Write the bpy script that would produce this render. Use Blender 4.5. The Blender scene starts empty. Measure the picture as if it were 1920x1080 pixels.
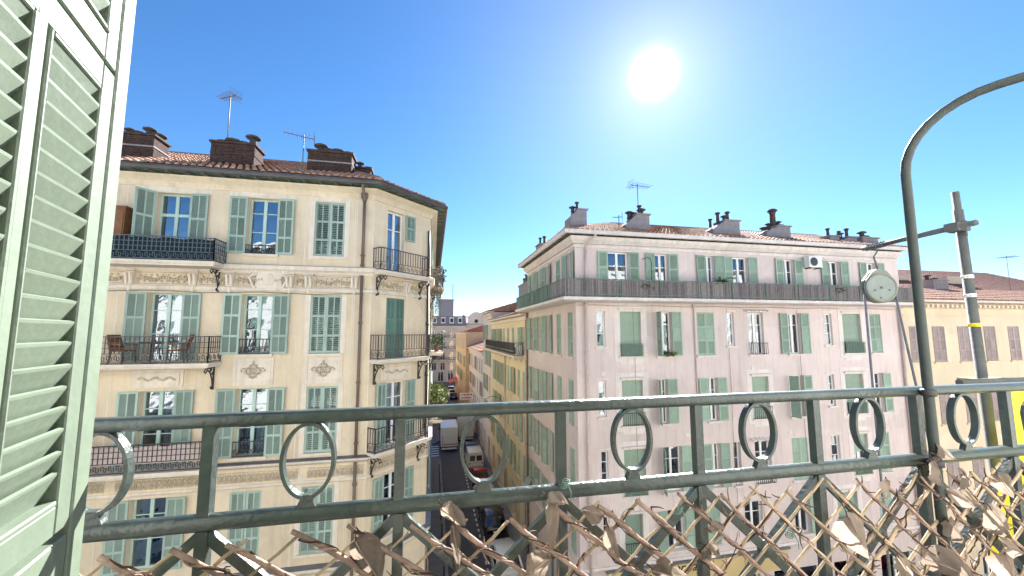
import bpy, math, random
from math import sin, cos, tan, radians, pi, sqrt, atan2
from mathutils import Vector, Matrix
random.seed(7)
S = bpy.context.scene
COL = S.collection

# ------------------------------------------------------------------ camera
CAM_Z = 14.8
FPX, CX, CY = 720.8, 960.0, 554.6
YAW, PITCH, ROLL = radians(11.64), radians(5.556), radians(-0.124)
cam = bpy.data.cameras.new('camera')
cam.sensor_width = 36.0
cam.lens = FPX / 1920 * 36.0
cam.shift_y = (CY - 540) / 1920
cam.clip_start = 0.02
cam.clip_end = 3000
camo = bpy.data.objects.new('camera', cam)
COL.objects.link(camo)
_f = Vector((sin(YAW) * cos(PITCH), cos(YAW) * cos(PITCH), sin(PITCH)))
_r = Vector((cos(YAW), -sin(YAW), 0))
_u = _r.cross(_f)
RR = _r * cos(ROLL) + _u * sin(ROLL)
UU = _u * cos(ROLL) - _r * sin(ROLL)
camo.matrix_world = Matrix(((RR.x, UU.x, -_f.x, 0), (RR.y, UU.y, -_f.y, 0), (RR.z, UU.z, -_f.z, CAM_Z), (0, 0, 0, 1)))
S.camera = camo

# ------------------------------------------------------------------ sky, sun, exposure
SUN_AZ, SUN_EL = radians(33.1), radians(33.5)          # azimuth measured from +Y towards +X
SUN_DIR = Vector((sin(SUN_AZ) * cos(SUN_EL), cos(SUN_AZ) * cos(SUN_EL), sin(SUN_EL)))
w = bpy.data.worlds.new('World')
S.world = w
w.use_nodes = True
nt = w.node_tree
nt.nodes.clear()
out = nt.nodes.new('ShaderNodeOutputWorld')
bg = nt.nodes.new('ShaderNodeBackground')
sky = nt.nodes.new('ShaderNodeTexSky')
sky.sky_type = 'NISHITA'
sky.sun_disc = False
sky.sun_elevation = SUN_EL
sky.sun_rotation = SUN_AZ
sky.altitude = 50
sky.air_density = 0.95
sky.dust_density = 0.05
sky.ozone_density = 5.0
bg.inputs['Strength'].default_value = 0.05
# the sun itself and its aureole, in world directions
geo = nt.nodes.new('ShaderNodeTexCoord')
nrm = nt.nodes.new('ShaderNodeVectorMath'); nrm.operation = 'NORMALIZE'
nt.links.new(geo.outputs['Generated'], nrm.inputs[0])
dot = nt.nodes.new('ShaderNodeVectorMath'); dot.operation = 'DOT_PRODUCT'
nt.links.new(nrm.outputs[0], dot.inputs[0])
dot.inputs[1].default_value = SUN_DIR
def mth(op, a, b=None):
    m = nt.nodes.new('ShaderNodeMath'); m.operation = op
    for i, s in enumerate((a, b)):
        if s is None: continue
        if hasattr(s, 'is_output'): nt.links.new(s, m.inputs[i])
        else: m.inputs[i].default_value = s
    return m.outputs[0]
c01 = mth('MAXIMUM', dot.outputs['Value'], 0.0)
core = mth('MULTIPLY', mth('POWER', c01, 2600.0), 30.0)
halo = mth('MULTIPLY', mth('POWER', c01, 160.0), 1.2)
halo2 = mth('MULTIPLY', mth('POWER', c01, 14.0), 0.9)
glow = mth('ADD', mth('ADD', core, halo), halo2)
gl = nt.nodes.new('ShaderNodeMix'); gl.data_type = 'RGBA'; gl.blend_type = 'ADD'
gl.inputs[0].default_value = 1.0
gc = nt.nodes.new('ShaderNodeCombineColor')
for k, g in zip(('Red', 'Green', 'Blue'), (1.12, 1.0, 0.9)):
    nt.links.new(mth('MULTIPLY', glow, g), gc.inputs[k])
hs = nt.nodes.new('ShaderNodeHueSaturation'); hs.inputs['Saturation'].default_value = 1.15
nt.links.new(sky.outputs['Color'], hs.inputs['Color'])
nt.links.new(hs.outputs[0], gl.inputs[6])
nt.links.new(gc.outputs[0], gl.inputs[7])
nt.links.new(gl.outputs[2], bg.inputs['Color'])
nt.links.new(bg.outputs[0], out.inputs[0])

sl = bpy.data.lights.new('sun', 'SUN')
sl.energy = 4.6
sl.angle = radians(0.53)
sl.color = (1.0, 0.97, 0.92)
so = bpy.data.objects.new('sun', sl)
COL.objects.link(so)
so.rotation_euler = SUN_DIR.to_track_quat('Z', 'Y').to_euler()
so.location = (20, 30, 60)

vs = S.view_settings
vs.view_transform = 'Standard'
vs.look = 'None'
vs.gamma = 1
vs.use_curve_mapping = False
vs.exposure = 2.15
S.cycles.max_bounces = 8
S.cycles.diffuse_bounces = 5
S.cycles.transparent_max_bounces = 12

# ------------------------------------------------------------------ pixel -> place on a known surface
CP = Vector((0, 0, CAM_Z))
def ray(px, py):
    return RR * ((px - CX) / FPX) - UU * ((py - CY) / FPX) + _f
def onY(px, py, Y):
    d = ray(px, py); return CP + d * (Y / d.y)
def onX(px, py, X):
    d = ray(px, py); return CP + d * (X / d.x)
def project(P):
    v = P - CP; d = v.dot(_f); return CX + FPX * v.dot(RR) / d, CY - FPX * v.dot(UU) / d
def onZ(px, py, Z):
    d = ray(px, py); return CP + d * ((Z - CAM_Z) / d.z)

# ------------------------------------------------------------------ materials
MATS = {}
def mat(name, col, rough=0.85, var=0.12, scale=1.5, streak=0.0, bump=0.15, bscale=40.0, metal=0.0, spec=0.5, dirt=0.0, dirtcol=(0.08, 0.07, 0.06), hsv=0.0):
    m = bpy.data.materials.new(name); m.use_nodes = True
    n = m.node_tree; N = n.nodes; L = n.links
    b = N['Principled BSDF']
    b.inputs['Roughness'].default_value = rough
    b.inputs['Metallic'].default_value = metal
    b.inputs['Specular IOR Level'].default_value = spec
    tc = N.new('ShaderNodeTexCoord')
    noi = N.new('ShaderNodeTexNoise'); noi.inputs['Scale'].default_value = scale; noi.inputs['Detail'].default_value = 8; noi.inputs['Roughness'].default_value = 0.65
    L.new(tc.outputs['Object'], noi.inputs['Vector'])
    cr = N.new('ShaderNodeValToRGB')
    cr.color_ramp.elements[0].position = 0.3; cr.color_ramp.elements[1].position = 0.7
    lo = [max(0, c * (1 - var)) for c in col]; hi = [min(1, c * (1 + var * 0.7)) for c in col]
    cr.color_ramp.elements[0].color = (*lo, 1); cr.color_ramp.elements[1].color = (*hi, 1)
    L.new(noi.outputs['Fac'], cr.inputs['Fac'])
    last = cr.outputs['Color']
    if streak > 0:
        mp = N.new('ShaderNodeMapping'); mp.inputs['Scale'].default_value = (2.6, 2.6, 0.22)
        L.new(tc.outputs['Object'], mp.inputs['Vector'])
        n2 = N.new('ShaderNodeTexNoise'); n2.inputs['Scale'].default_value = 1.7; n2.inputs['Detail'].default_value = 6
        L.new(mp.outputs[0], n2.inputs['Vector'])
        r2 = N.new('ShaderNodeValToRGB'); r2.color_ramp.elements[0].position = 0.5; r2.color_ramp.elements[1].position = 0.78
        r2.color_ramp.elements[0].color = (0, 0, 0, 1); r2.color_ramp.elements[1].color = (streak, streak, streak, 1)
        L.new(n2.outputs['Fac'], r2.inputs['Fac'])
        mx = N.new('ShaderNodeMix'); mx.data_type = 'RGBA'
        L.new(r2.outputs['Color'], mx.inputs[0]); L.new(last, mx.inputs[6]); mx.inputs[7].default_value = (*[c * 0.45 for c in col], 1)
        last = mx.outputs[2]
        mp2 = N.new('ShaderNodeMapping'); mp2.inputs['Scale'].default_value = (9.0, 9.0, 0.45)
        L.new(tc.outputs['Object'], mp2.inputs['Vector'])
        n4 = N.new('ShaderNodeTexNoise'); n4.inputs['Scale'].default_value = 1.3; n4.inputs['Detail'].default_value = 5
        L.new(mp2.outputs[0], n4.inputs['Vector'])
        r4 = N.new('ShaderNodeValToRGB'); r4.color_ramp.elements[0].position = 0.56; r4.color_ramp.elements[1].position = 0.8
        r4.color_ramp.elements[0].color = (0, 0, 0, 1); r4.color_ramp.elements[1].color = (streak * 1.1,) * 3 + (1,)
        L.new(n4.outputs['Fac'], r4.inputs['Fac'])
        mx = N.new('ShaderNodeMix'); mx.data_type = 'RGBA'
        L.new(r4.outputs['Color'], mx.inputs[0]); L.new(last, mx.inputs[6]); mx.inputs[7].default_value = (*[c * 0.5 for c in col], 1)
        # old repairs: faint patches with crooked outlines
        vo_ = N.new('ShaderNodeTexVoronoi'); vo_.inputs['Scale'].default_value = 0.33; vo_.inputs['Randomness'].default_value = 1.0
        nd = N.new('ShaderNodeTexNoise'); nd.inputs['Scale'].default_value = 1.1; nd.inputs['Detail'].default_value = 4; L.new(tc.outputs['Object'], nd.inputs['Vector'])
        vm_ = N.new('ShaderNodeVectorMath'); vm_.operation = 'ADD'; L.new(tc.outputs['Object'], vm_.inputs[0]); L.new(nd.outputs['Color'], vm_.inputs[1]); L.new(vm_.outputs[0], vo_.inputs['Vector'])
        sp_ = N.new('ShaderNodeSeparateColor'); L.new(vo_.outputs['Color'], sp_.inputs[0])
        mr_ = N.new('ShaderNodeMapRange'); mr_.inputs[3].default_value = 0.93; mr_.inputs[4].default_value = 1.05; L.new(sp_.outputs[0], mr_.inputs[0])
        hv = N.new('ShaderNodeHueSaturation'); L.new(mx.outputs[2], hv.inputs['Color']); L.new(mr_.outputs[0], hv.inputs['Value'])
        last = hv.outputs[0]
    if dirt > 0:
        n3 = N.new('ShaderNodeTexNoise'); n3.inputs['Scale'].default_value = scale * 6; n3.inputs['Detail'].default_value = 9; n3.inputs['Roughness'].default_value = 0.7
        L.new(tc.outputs['Object'], n3.inputs['Vector'])
        r3 = N.new('ShaderNodeValToRGB'); r3.color_ramp.elements[0].position = 0.55; r3.color_ramp.elements[1].position = 0.75
        r3.color_ramp.elements[0].color = (0, 0, 0, 1); r3.color_ramp.elements[1].color = (dirt, dirt, dirt, 1)
        L.new(n3.outputs['Fac'], r3.inputs['Fac'])
        mx = N.new('ShaderNodeMix'); mx.data_type = 'RGBA'
        L.new(r3.outputs['Color'], mx.inputs[0]); L.new(last, mx.inputs[6]); mx.inputs[7].default_value = (*dirtcol, 1)
        last = mx.outputs[2]
    if hsv > 0:      # each object its own tint
        oi = N.new('ShaderNodeObjectInfo')
        mr = N.new('ShaderNodeMapRange'); mr.inputs[3].default_value = 1 - hsv; mr.inputs[4].default_value = 1 + hsv
        L.new(oi.outputs['Random'], mr.inputs[0])
        hs = N.new('ShaderNodeHueSaturation'); L.new(last, hs.inputs['Color']); L.new(mr.outputs[0], hs.inputs['Value'])
        last = hs.outputs[0]
    L.new(last, b.inputs['Base Color'])
    if bump > 0:
        nb = N.new('ShaderNodeTexNoise'); nb.inputs['Scale'].default_value = bscale; nb.inputs['Detail'].default_value = 6
        L.new(tc.outputs['Object'], nb.inputs['Vector'])
        bp = N.new('ShaderNodeBump'); bp.inputs['Strength'].default_value = bump; bp.inputs['Distance'].default_value = 0.02
        L.new(nb.outputs['Fac'], bp.inputs['Height']); L.new(bp.outputs[0], b.inputs['Normal'])
    MATS[name] = m
    return m
def brickmat(name, c1, c2, mortar, sc):
    m = mat(name, c1, 0.95)
    N = m.node_tree.nodes; L = m.node_tree.links; b = N['Principled BSDF']
    tc = [n for n in N if n.type == 'TEX_COORD'][0]
    sp = N.new('ShaderNodeSeparateXYZ'); L.new(tc.outputs['Object'], sp.inputs[0])
    ad = N.new('ShaderNodeMath'); L.new(sp.outputs[0], ad.inputs[0]); L.new(sp.outputs[1], ad.inputs[1])
    cb = N.new('ShaderNodeCombineXYZ'); L.new(ad.outputs[0], cb.inputs[0]); L.new(sp.outputs[2], cb.inputs[1])
    br = N.new('ShaderNodeTexBrick'); br.inputs['Scale'].default_value = sc
    br.inputs['Color1'].default_value = (*c1, 1); br.inputs['Color2'].default_value = (*c2, 1); br.inputs['Mortar'].default_value = (*mortar, 1)
    L.new(cb.outputs[0], br.inputs['Vector']); L.new(br.outputs['Color'], b.inputs['Base Color'])
    return m
def glassmat(name, tint, refl=0.12):
    m = bpy.data.materials.new(name); m.use_nodes = True
    n = m.node_tree; N = n.nodes; L = n.links
    N.remove(N['Principled BSDF'])
    o = [x for x in N if x.type == 'OUTPUT_MATERIAL'][0]
    tr = N.new('ShaderNodeBsdfTransparent'); tr.inputs[0].default_value = (*tint, 1)
    gl = N.new('ShaderNodeBsdfGlossy'); gl.inputs['Roughness'].default_value = 0.02; gl.inputs['Color'].default_value = (0.9, 0.95, 1, 1)
    fr = N.new('ShaderNodeFresnel'); fr.inputs[0].default_value = 1.5
    ad = N.new('ShaderNodeMath'); ad.operation = 'ADD'; ad.use_clamp = True; L.new(fr.outputs[0], ad.inputs[0]); ad.inputs[1].default_value = refl
    tc = N.new('ShaderNodeTexCoord'); nb = N.new('ShaderNodeTexNoise'); nb.inputs['Scale'].default_value = 1.3; L.new(tc.outputs['Object'], nb.inputs['Vector'])
    bp = N.new('ShaderNodeBump'); bp.inputs['Strength'].default_value = 0.25; bp.inputs['Distance'].default_value = 0.05; L.new(nb.outputs['Fac'], bp.inputs['Height']); L.new(bp.outputs[0], gl.inputs['Normal'])
    mx = N.new('ShaderNodeMixShader'); L.new(ad.outputs[0], mx.inputs[0]); L.new(tr.outputs[0], mx.inputs[1]); L.new(gl.outputs[0], mx.inputs[2])
    L.new(mx.outputs[0], o.inputs[0])
    MATS[name] = m
    return m

mat('cream_wall', (0.70, 0.58, 0.42), var=0.15, scale=0.55, streak=0.28, dirt=0.12, bump=0.3, bscale=14)
mat('cream_trim', (0.72, 0.635, 0.53), var=0.12, scale=2.0, streak=0.3, dirt=0.15)
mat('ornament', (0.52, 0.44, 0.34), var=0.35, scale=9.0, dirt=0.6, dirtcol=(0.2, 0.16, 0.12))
mat('pink_wall', (0.65, 0.545, 0.52), var=0.12, scale=0.4, streak=0.32, dirt=0.10, bump=0.3, bscale=14)
mat('pink_trim', (0.70, 0.63, 0.60), var=0.12, scale=2.0, streak=0.3, dirt=0.15)
mat('yellow_wall', (0.70, 0.585, 0.39), var=0.10, scale=0.6, streak=0.2, dirt=0.08)
mat('beige_wall', (0.68, 0.565, 0.405), var=0.10, scale=0.6, streak=0.25, dirt=0.1)
mat('pale_wall', (0.70, 0.60, 0.52), var=0.10, scale=0.6, streak=0.2, dirt=0.08)
mat('orange_wall', (0.65, 0.45, 0.28), var=0.10, scale=0.6, streak=0.2, dirt=0.08)
mat('grey_stone', (0.55, 0.50, 0.45), var=0.12, scale=0.6, streak=0.2, dirt=0.1)
mat('own_wall', (0.78, 0.76, 0.72), var=0.06, scale=0.6, streak=0.1)
mat('room_paint', (0.75, 0.72, 0.66), var=0.05)
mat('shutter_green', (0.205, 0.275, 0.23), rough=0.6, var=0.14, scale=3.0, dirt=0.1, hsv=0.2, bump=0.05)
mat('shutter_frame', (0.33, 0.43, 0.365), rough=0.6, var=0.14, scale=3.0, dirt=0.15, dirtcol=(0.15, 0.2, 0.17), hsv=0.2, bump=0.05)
mat('shutter_dark', (0.12, 0.22, 0.175), rough=0.6, var=0.15, scale=3.0, dirt=0.12, hsv=0.2, bump=0.05)
mat('leaf_green_paint', (0.275, 0.375, 0.295), rough=0.6, var=0.12, scale=3.0, dirt=0.12, hsv=0.2, bump=0.05)
mat('shutter_grey', (0.34, 0.275, 0.26), rough=0.8, var=0.25, scale=3.0, dirt=0.2, hsv=0.15)
mat('frame_green', (0.42, 0.56, 0.50), rough=0.5, var=0.08)
mat('frame_white', (0.78, 0.78, 0.76), rough=0.5, var=0.05)
mat('iron', (0.035, 0.035, 0.04), rough=0.55, var=0.3, scale=8, bump=0.1)
mat('iron_pale', (0.09, 0.12, 0.13), rough=0.55, var=0.3, scale=8)
mat('gutter_dark', (0.075, 0.068, 0.066), rough=0.5, var=0.3, scale=2, streak=0.3)
mat('iron_rust', (0.10, 0.075, 0.07), rough=0.7, var=0.3, scale=8)
mat('zinc', (0.14, 0.14, 0.155), rough=0.5, var=0.2, scale=2, streak=0.3)
mat('pipe_brown', (0.16, 0.115, 0.095), rough=0.6, var=0.2, scale=3)
mat('pipe_pink', (0.58, 0.46, 0.42), rough=0.6, var=0.15, scale=3)
mat('tile', (0.37, 0.20, 0.135), rough=0.9, var=0.45, scale=7.0, dirt=0.35, dirtcol=(0.12, 0.10, 0.09))
mat('tile_red', (0.30, 0.135, 0.10), rough=0.9, var=0.4, scale=7.0, dirt=0.3, dirtcol=(0.12, 0.10, 0.09))
mat('rafter', (0.12, 0.12, 0.10), rough=0.85, var=0.3)
mat('soffit_green', (0.16, 0.26, 0.21), rough=0.8, var=0.25, scale=3)
mat('brick', (0.065, 0.036, 0.03), rough=0.95, var=0.6, scale=5.0, dirt=0.5, dirtcol=(0.035, 0.026, 0.025), bump=0.6, bscale=12)
mat('chimney_grey', (0.27, 0.245, 0.255), rough=0.95, var=0.25, scale=3, dirt=0.35)
mat('terracotta', (0.075, 0.058, 0.055), rough=0.9, var=0.35, scale=6, dirt=0.4)
mat('cane', (0.26, 0.23, 0.225), rough=0.9, var=0.3, scale=14, dirt=0.3, hsv=0.25)
mat('cane_dark', (0.13, 0.11, 0.115), rough=0.9, var=0.3, scale=14)
mat('mesh_green', (0.14, 0.21, 0.17), rough=0.8, var=0.25, scale=6)
mat('asphalt', (0.10, 0.097, 0.11), rough=0.9, var=0.2, scale=1.2, dirt=0.2, bscale=120, bump=0.3)
mat('pavement_grey', (0.22, 0.21, 0.215), rough=0.9, var=0.22, scale=1.5, dirt=0.35, bump=0.3)
mat('kerb_stone', (0.27, 0.26, 0.25), rough=0.9, var=0.2, scale=3, dirt=0.2)
mat('road_paint', (0.70, 0.70, 0.68), rough=0.8, var=0.2, scale=6, dirt=0.25)
mat('ground_grey', (0.16, 0.15, 0.14), rough=0.95, var=0.2, scale=0.2)
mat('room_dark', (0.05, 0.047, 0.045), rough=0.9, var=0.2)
mat('curtain', (0.68, 0.67, 0.64), rough=0.9, var=0.1, scale=9, hsv=0.25)
mat('railing_green', (0.055, 0.074, 0.066), rough=0.3, var=0.3, scale=9, dirt=0.3, dirtcol=(0.11, 0.13, 0.12), bump=0.3, bscale=45)
mat('pole_dark', (0.028, 0.040, 0.034), rough=0.5, var=0.3, scale=7, dirt=0.25, dirtcol=(0.06, 0.07, 0.06), bump=0.15)
mat('own_shutter', (0.135, 0.172, 0.125), rough=0.5, var=0.13, scale=7, dirt=0.16, dirtcol=(0.085, 0.10, 0.07), hsv=0.05, bump=0.14, bscale=22)
mat('seam', (0.03, 0.04, 0.03), rough=0.9, var=0.1)
mat('stick', (0.31, 0.215, 0.165), rough=0.75, var=0.45, scale=16, dirt=0.5, dirtcol=(0.09, 0.05, 0.04), hsv=0.2, bump=0.4, bscale=60)
mat('stick_pale', (0.43, 0.33, 0.215), rough=0.75, var=0.35, scale=16, dirt=0.35, dirtcol=(0.14, 0.08, 0.05), hsv=0.2, bump=0.3, bscale=60)
mat('tendril', (0.06, 0.035, 0.022), rough=0.85, var=0.4, scale=20)
mat('scaffold', (0.085, 0.095, 0.095), rough=0.75, metal=0.0, var=0.35, scale=5, dirt=0.4, dirtcol=(0.17, 0.16, 0.13))
mat('pulley', (0.17, 0.19, 0.17), rough=0.5, metal=0.3, var=0.2, scale=6, dirt=0.2)
mat('pulley_face', (0.19, 0.225, 0.23), rough=0.4, metal=0.4, var=0.12, scale=6)
mat('rope', (0.10, 0.11, 0.15), rough=0.85, var=0.3, scale=30)
mat('tarp', (0.80, 0.68, 0.03), rough=0.55, var=0.12, scale=4, bump=0.5, bscale=7)
mat('wood', (0.20, 0.085, 0.035), rough=0.7, var=0.3, scale=6)
mat('plank', (0.38, 0.29, 0.19), rough=0.85, var=0.3, scale=6, dirt=0.3)
mat('plant', (0.07, 0.11, 0.035), rough=0.7, var=0.5, scale=9, hsv=0.2)
mat('plant_yellow', (0.15, 0.19, 0.045), rough=0.7, var=0.5, scale=9)
mat('plant_dry', (0.22, 0.19, 0.13), rough=0.8, var=0.4, scale=9)
mat('pot', (0.28, 0.13, 0.08), rough=0.85, var=0.2)
mat('white_plastic', (0.72, 0.72, 0.70), rough=0.5, var=0.06, dirt=0.1)
mat('dark_plastic', (0.03, 0.03, 0.033), rough=0.5, var=0.2)
mat('awning_red', (0.36, 0.03, 0.045), rough=0.8, var=0.2)
mat('sign_red', (0.5, 0.03, 0.03), rough=0.6, var=0.1)
mat('sign_tan', (0.60, 0.46, 0.22), rough=0.8, var=0.1, scale=1)
mat('ink', (0.02, 0.018, 0.015), rough=0.8, var=0.1)
mat('rubber', (0.02, 0.02, 0.02), rough=0.9, var=0.2)
mat('alloy', (0.45, 0.45, 0.47), rough=0.35, metal=0.7, var=0.1)
mat('lamp_red', (0.35, 0.01, 0.01), rough=0.25, var=0.1, bump=0)
mat('lamp_white', (0.7, 0.7, 0.72), rough=0.2, var=0.05, bump=0)
mat('cloth_pink', (0.62, 0.50, 0.47), rough=0.9, var=0.15, scale=8, bump=0.6, bscale=14)
mat('cloth_navy', (0.008, 0.02, 0.036), rough=0.9, var=0.25, scale=6)
mat('slate', (0.24, 0.225, 0.235), rough=0.7, var=0.25, scale=3)
mat('car_black', (0.012, 0.013, 0.016), rough=0.22, var=0.05, bump=0, spec=0.8)
mat('car_white', (0.72, 0.72, 0.70), rough=0.25, var=0.04, bump=0, dirt=0.05)
mat('car_cream', (0.60, 0.58, 0.52), rough=0.3, var=0.04, bump=0, dirt=0.1)
mat('car_red', (0.32, 0.015, 0.03), rough=0.25, var=0.05, bump=0)
mat('car_blue', (0.012, 0.035, 0.15), rough=0.22, var=0.05, bump=0, spec=0.8)
mat('car_grey', (0.22, 0.23, 0.25), rough=0.25, var=0.04, bump=0, metal=0.3)
glassmat('glass', (0.62, 0.68, 0.72), 0.16)
glassmat('car_glass', (0.06, 0.07, 0.08), 0.08)
# dry leaves: light passes through them
m = mat('dry_leaf', (0.35, 0.285, 0.225), rough=0.75, var=0.22, scale=14, dirt=0.2, dirtcol=(0.22, 0.12, 0.07), hsv=0.34, bump=0.5, bscale=35)
b = m.node_tree.nodes['Principled BSDF']
tl = m.node_tree.nodes.new('ShaderNodeBsdfTranslucent')
src = b.inputs['Base Color'].links[0].from_socket
m.node_tree.links.new(src, tl.inputs[0])
mx = m.node_tree.nodes.new('ShaderNodeMixShader'); mx.inputs[0].default_value = 0.55
o_ = [x for x in m.node_tree.nodes if x.type == 'OUTPUT_MATERIAL'][0]
m.node_tree.links.new(b.outputs[0], mx.inputs[1]); m.node_tree.links.new(tl.outputs[0], mx.inputs[2]); m.node_tree.links.new(mx.outputs[0], o_.inputs[0])

# ------------------------------------------------------------------ mesh helpers
class MB:
    def __init__(s): s.v = []; s.f = []
    def box(s, x0, x1, y0, y1, z0, z1):
        i = len(s.v)
        s.v += [(x0, y0, z0), (x1, y0, z0), (x1, y1, z0), (x0, y1, z0), (x0, y0, z1), (x1, y0, z1), (x1, y1, z1), (x0, y1, z1)]
        s.f += [tuple(i + k for k in q) for q in ((3, 2, 1, 0), (4, 5, 6, 7), (0, 1, 5, 4), (1, 2, 6, 5), (2, 3, 7, 6), (3, 0, 4, 7))]
        return s
    def hexa(s, p):           # 8 points, bottom 4 then top 4
        i = len(s.v); s.v += [tuple(q) for q in p]
        s.f += [tuple(i + k for k in q) for q in ((3, 2, 1, 0), (4, 5, 6, 7), (0, 1, 5, 4), (1, 2, 6, 5), (2, 3, 7, 6), (3, 0, 4, 7))]
        return s
    def quad(s, *p):
        i = len(s.v); s.v += [tuple(q) for q in p]; s.f.append(tuple(range(i, i + len(p)))); return s
    def beam(s, p, q, w, h=None, up=(0, 0, 1)):
        h = h or w
        p = Vector(p); q = Vector(q); d = (q - p).normalized(); up = Vector(up)
        if abs(d.dot(up)) > 0.98: up = Vector((0, 1, 0))
        a = d.cross(up).normalized() * (w / 2); b = a.cross(d).normalized() * (h / 2)
        return s.hexa([p - a - b, p + a - b, p + a + b, p - a + b, q - a - b, q + a - b, q + a + b, q - a + b])
    def tube(s, pts, r, n=8, cap=True):
        pts = [Vector(p) for p in pts]; m = len(pts)
        rs = r if isinstance(r, (list, tuple)) else [r] * m
        ref = None; i0 = len(s.v)
        for k, p in enumerate(pts):
            d = (pts[min(k + 1, m - 1)] - pts[max(k - 1, 0)]).normalized()
            if ref is None:
                ref = d.cross(Vector((0, 0, 1)) if abs(d.z) < 0.9 else Vector((1, 0, 0)))
            a = ref - d * ref.dot(d); a.normalize(); b = d.cross(a).normalized(); ref = a
            for j in range(n):
                t = 2 * pi * j / n
                s.v.append(tuple(p + (a * cos(t) + b * sin(t)) * rs[k]))
        for k in range(m - 1):
            for j in range(n):
                j2 = (j + 1) % n
                s.f.append((i0 + k * n + j, i0 + k * n + j2, i0 + (k + 1) * n + j2, i0 + (k + 1) * n + j))
        if cap:
            s.f.append(tuple(i0 + j for j in range(n))[::-1]); s.f.append(tuple(i0 + (m - 1) * n + j for j in range(n)))
        return s
    def prism(s, poly, y0, y1):        # polygon in x,z extruded along y
        i = len(s.v); n = len(poly)
        s.v += [(x, y0, z) for x, z in poly] + [(x, y1, z) for x, z in poly]
        s.f.append(tuple(range(i, i + n))); s.f.append(tuple(range(i + n, i + 2 * n))[::-1])
        for k in range(n):
            k2 = (k + 1) % n; s.f.append((i + k2, i + k, i + n + k, i + n + k2))
        return s
    def ball(s, c, rx, ry, rz, n=6, m=4):
        i = len(s.v)
        for a in range(m + 1):
            t = pi * a / m
            for b in range(n):
                p = 2 * pi * b / n
                s.v.append((c[0] + rx * sin(t) * cos(p), c[1] + ry * sin(t) * sin(p), c[2] + rz * cos(t)))
        for a in range(m):
            for b in range(n):
                b2 = (b + 1) % n
                s.f.append((i + a * n + b, i + (a + 1) * n + b, i + (a + 1) * n + b2, i + a * n + b2))
        return s
    def lathe(s, prof, c=(0, 0, 0), n=10):
        i = len(s.v); m = len(prof)
        for r, z in prof:
            for b in range(n):
                p = 2 * pi * b / n; s.v.append((c[0] + r * cos(p), c[1] + r * sin(p), c[2] + z))
        for a in range(m - 1):
            for b in range(n):
                b2 = (b + 1) % n; s.f.append((i + a * n + b, i + a * n + b2, i + (a + 1) * n + b2, i + (a + 1) * n + b))
        s.f.append(tuple(i + b for b in range(n))[::-1]); s.f.append(tuple(i + (m - 1) * n + b for b in range(n)))
        return s
    def sweep(s, path, prof):          # path: [(x,y)], outward is to the right of travel; prof: closed [(out, z)]
        n = len(path); k = len(prof); i = len(s.v)
        for a in range(n):
            def nr(p, q):
                d = Vector((q[0] - p[0], q[1] - p[1])).normalized(); return Vector((d.y, -d.x))
            if a == 0: nn = nr(path[0], path[1]); sc = 1
            elif a == n - 1: nn = nr(path[-2], path[-1]); sc = 1
            else:
                n1 = nr(path[a - 1], path[a]); n2 = nr(path[a], path[a + 1]); nn = (n1 + n2).normalized(); sc = 1 / max(0.3, nn.dot(n1))
            for o, z in prof:
                s.v.append((path[a][0] + nn.x * o * sc, path[a][1] + nn.y * o * sc, z))
        for a in range(n - 1):
            for b in range(k):
                b2 = (b + 1) % k; s.f.append((i + a * k + b, i + (a + 1) * k + b, i + (a + 1) * k + b2, i + a * k + b2))
        s.f.append(tuple(i + b for b in range(k))); s.f.append(tuple(i + (n - 1) * k + b for b in range(k))[::-1])
        return s
    def mesh(s, name, smooth=False):
        me = bpy.data.meshes.new(name); me.from_pydata(s.v, [], s.f); me.validate(); me.update()
        if smooth:
            for p in me.polygons: p.use_smooth = True
        return me
def put(me, name, m, parent=None, loc=(0, 0, 0), rz=0.0, rot=None):
    if isinstance(me, MB): me = me.mesh(name, getattr(me, 'smooth', False))
    if m is not None and len(me.materials) == 0: me.materials.append(MATS[m])
    o = bpy.data.objects.new(name, me); COL.objects.link(o)
    o.parent = parent; o.location = loc; o.rotation_euler = rot if rot else (0, 0, rz)
    if m is not None and me.materials[0] != MATS[m]:
        o.material_slots[0].link = 'OBJECT'; o.material_slots[0].material = MATS[m]
    return o
def tag(o, label, cat, group=None, kind=None):
    if label: o['label'] = label
    if cat: o['category'] = cat
    if group: o['group'] = group
    if kind: o['kind'] = kind
    return o
def empty(name, loc, label=None, cat=None, group=None, rz=0):
    o = bpy.data.objects.new(name, None); COL.objects.link(o); o.location = loc; o.rotation_euler = (0, 0, rz); o.empty_display_size = 0.2
    return tag(o, label, cat, group)
def struct(o): o['kind'] = 'structure'; return o
def stuff(o): o['kind'] = 'stuff'; return o
CACHE = {}
def cached(key, fn):
    if key not in CACHE: CACHE[key] = fn()
    return CACHE[key]
def rsmooth(mb): mb.smooth = True; return mb

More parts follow.
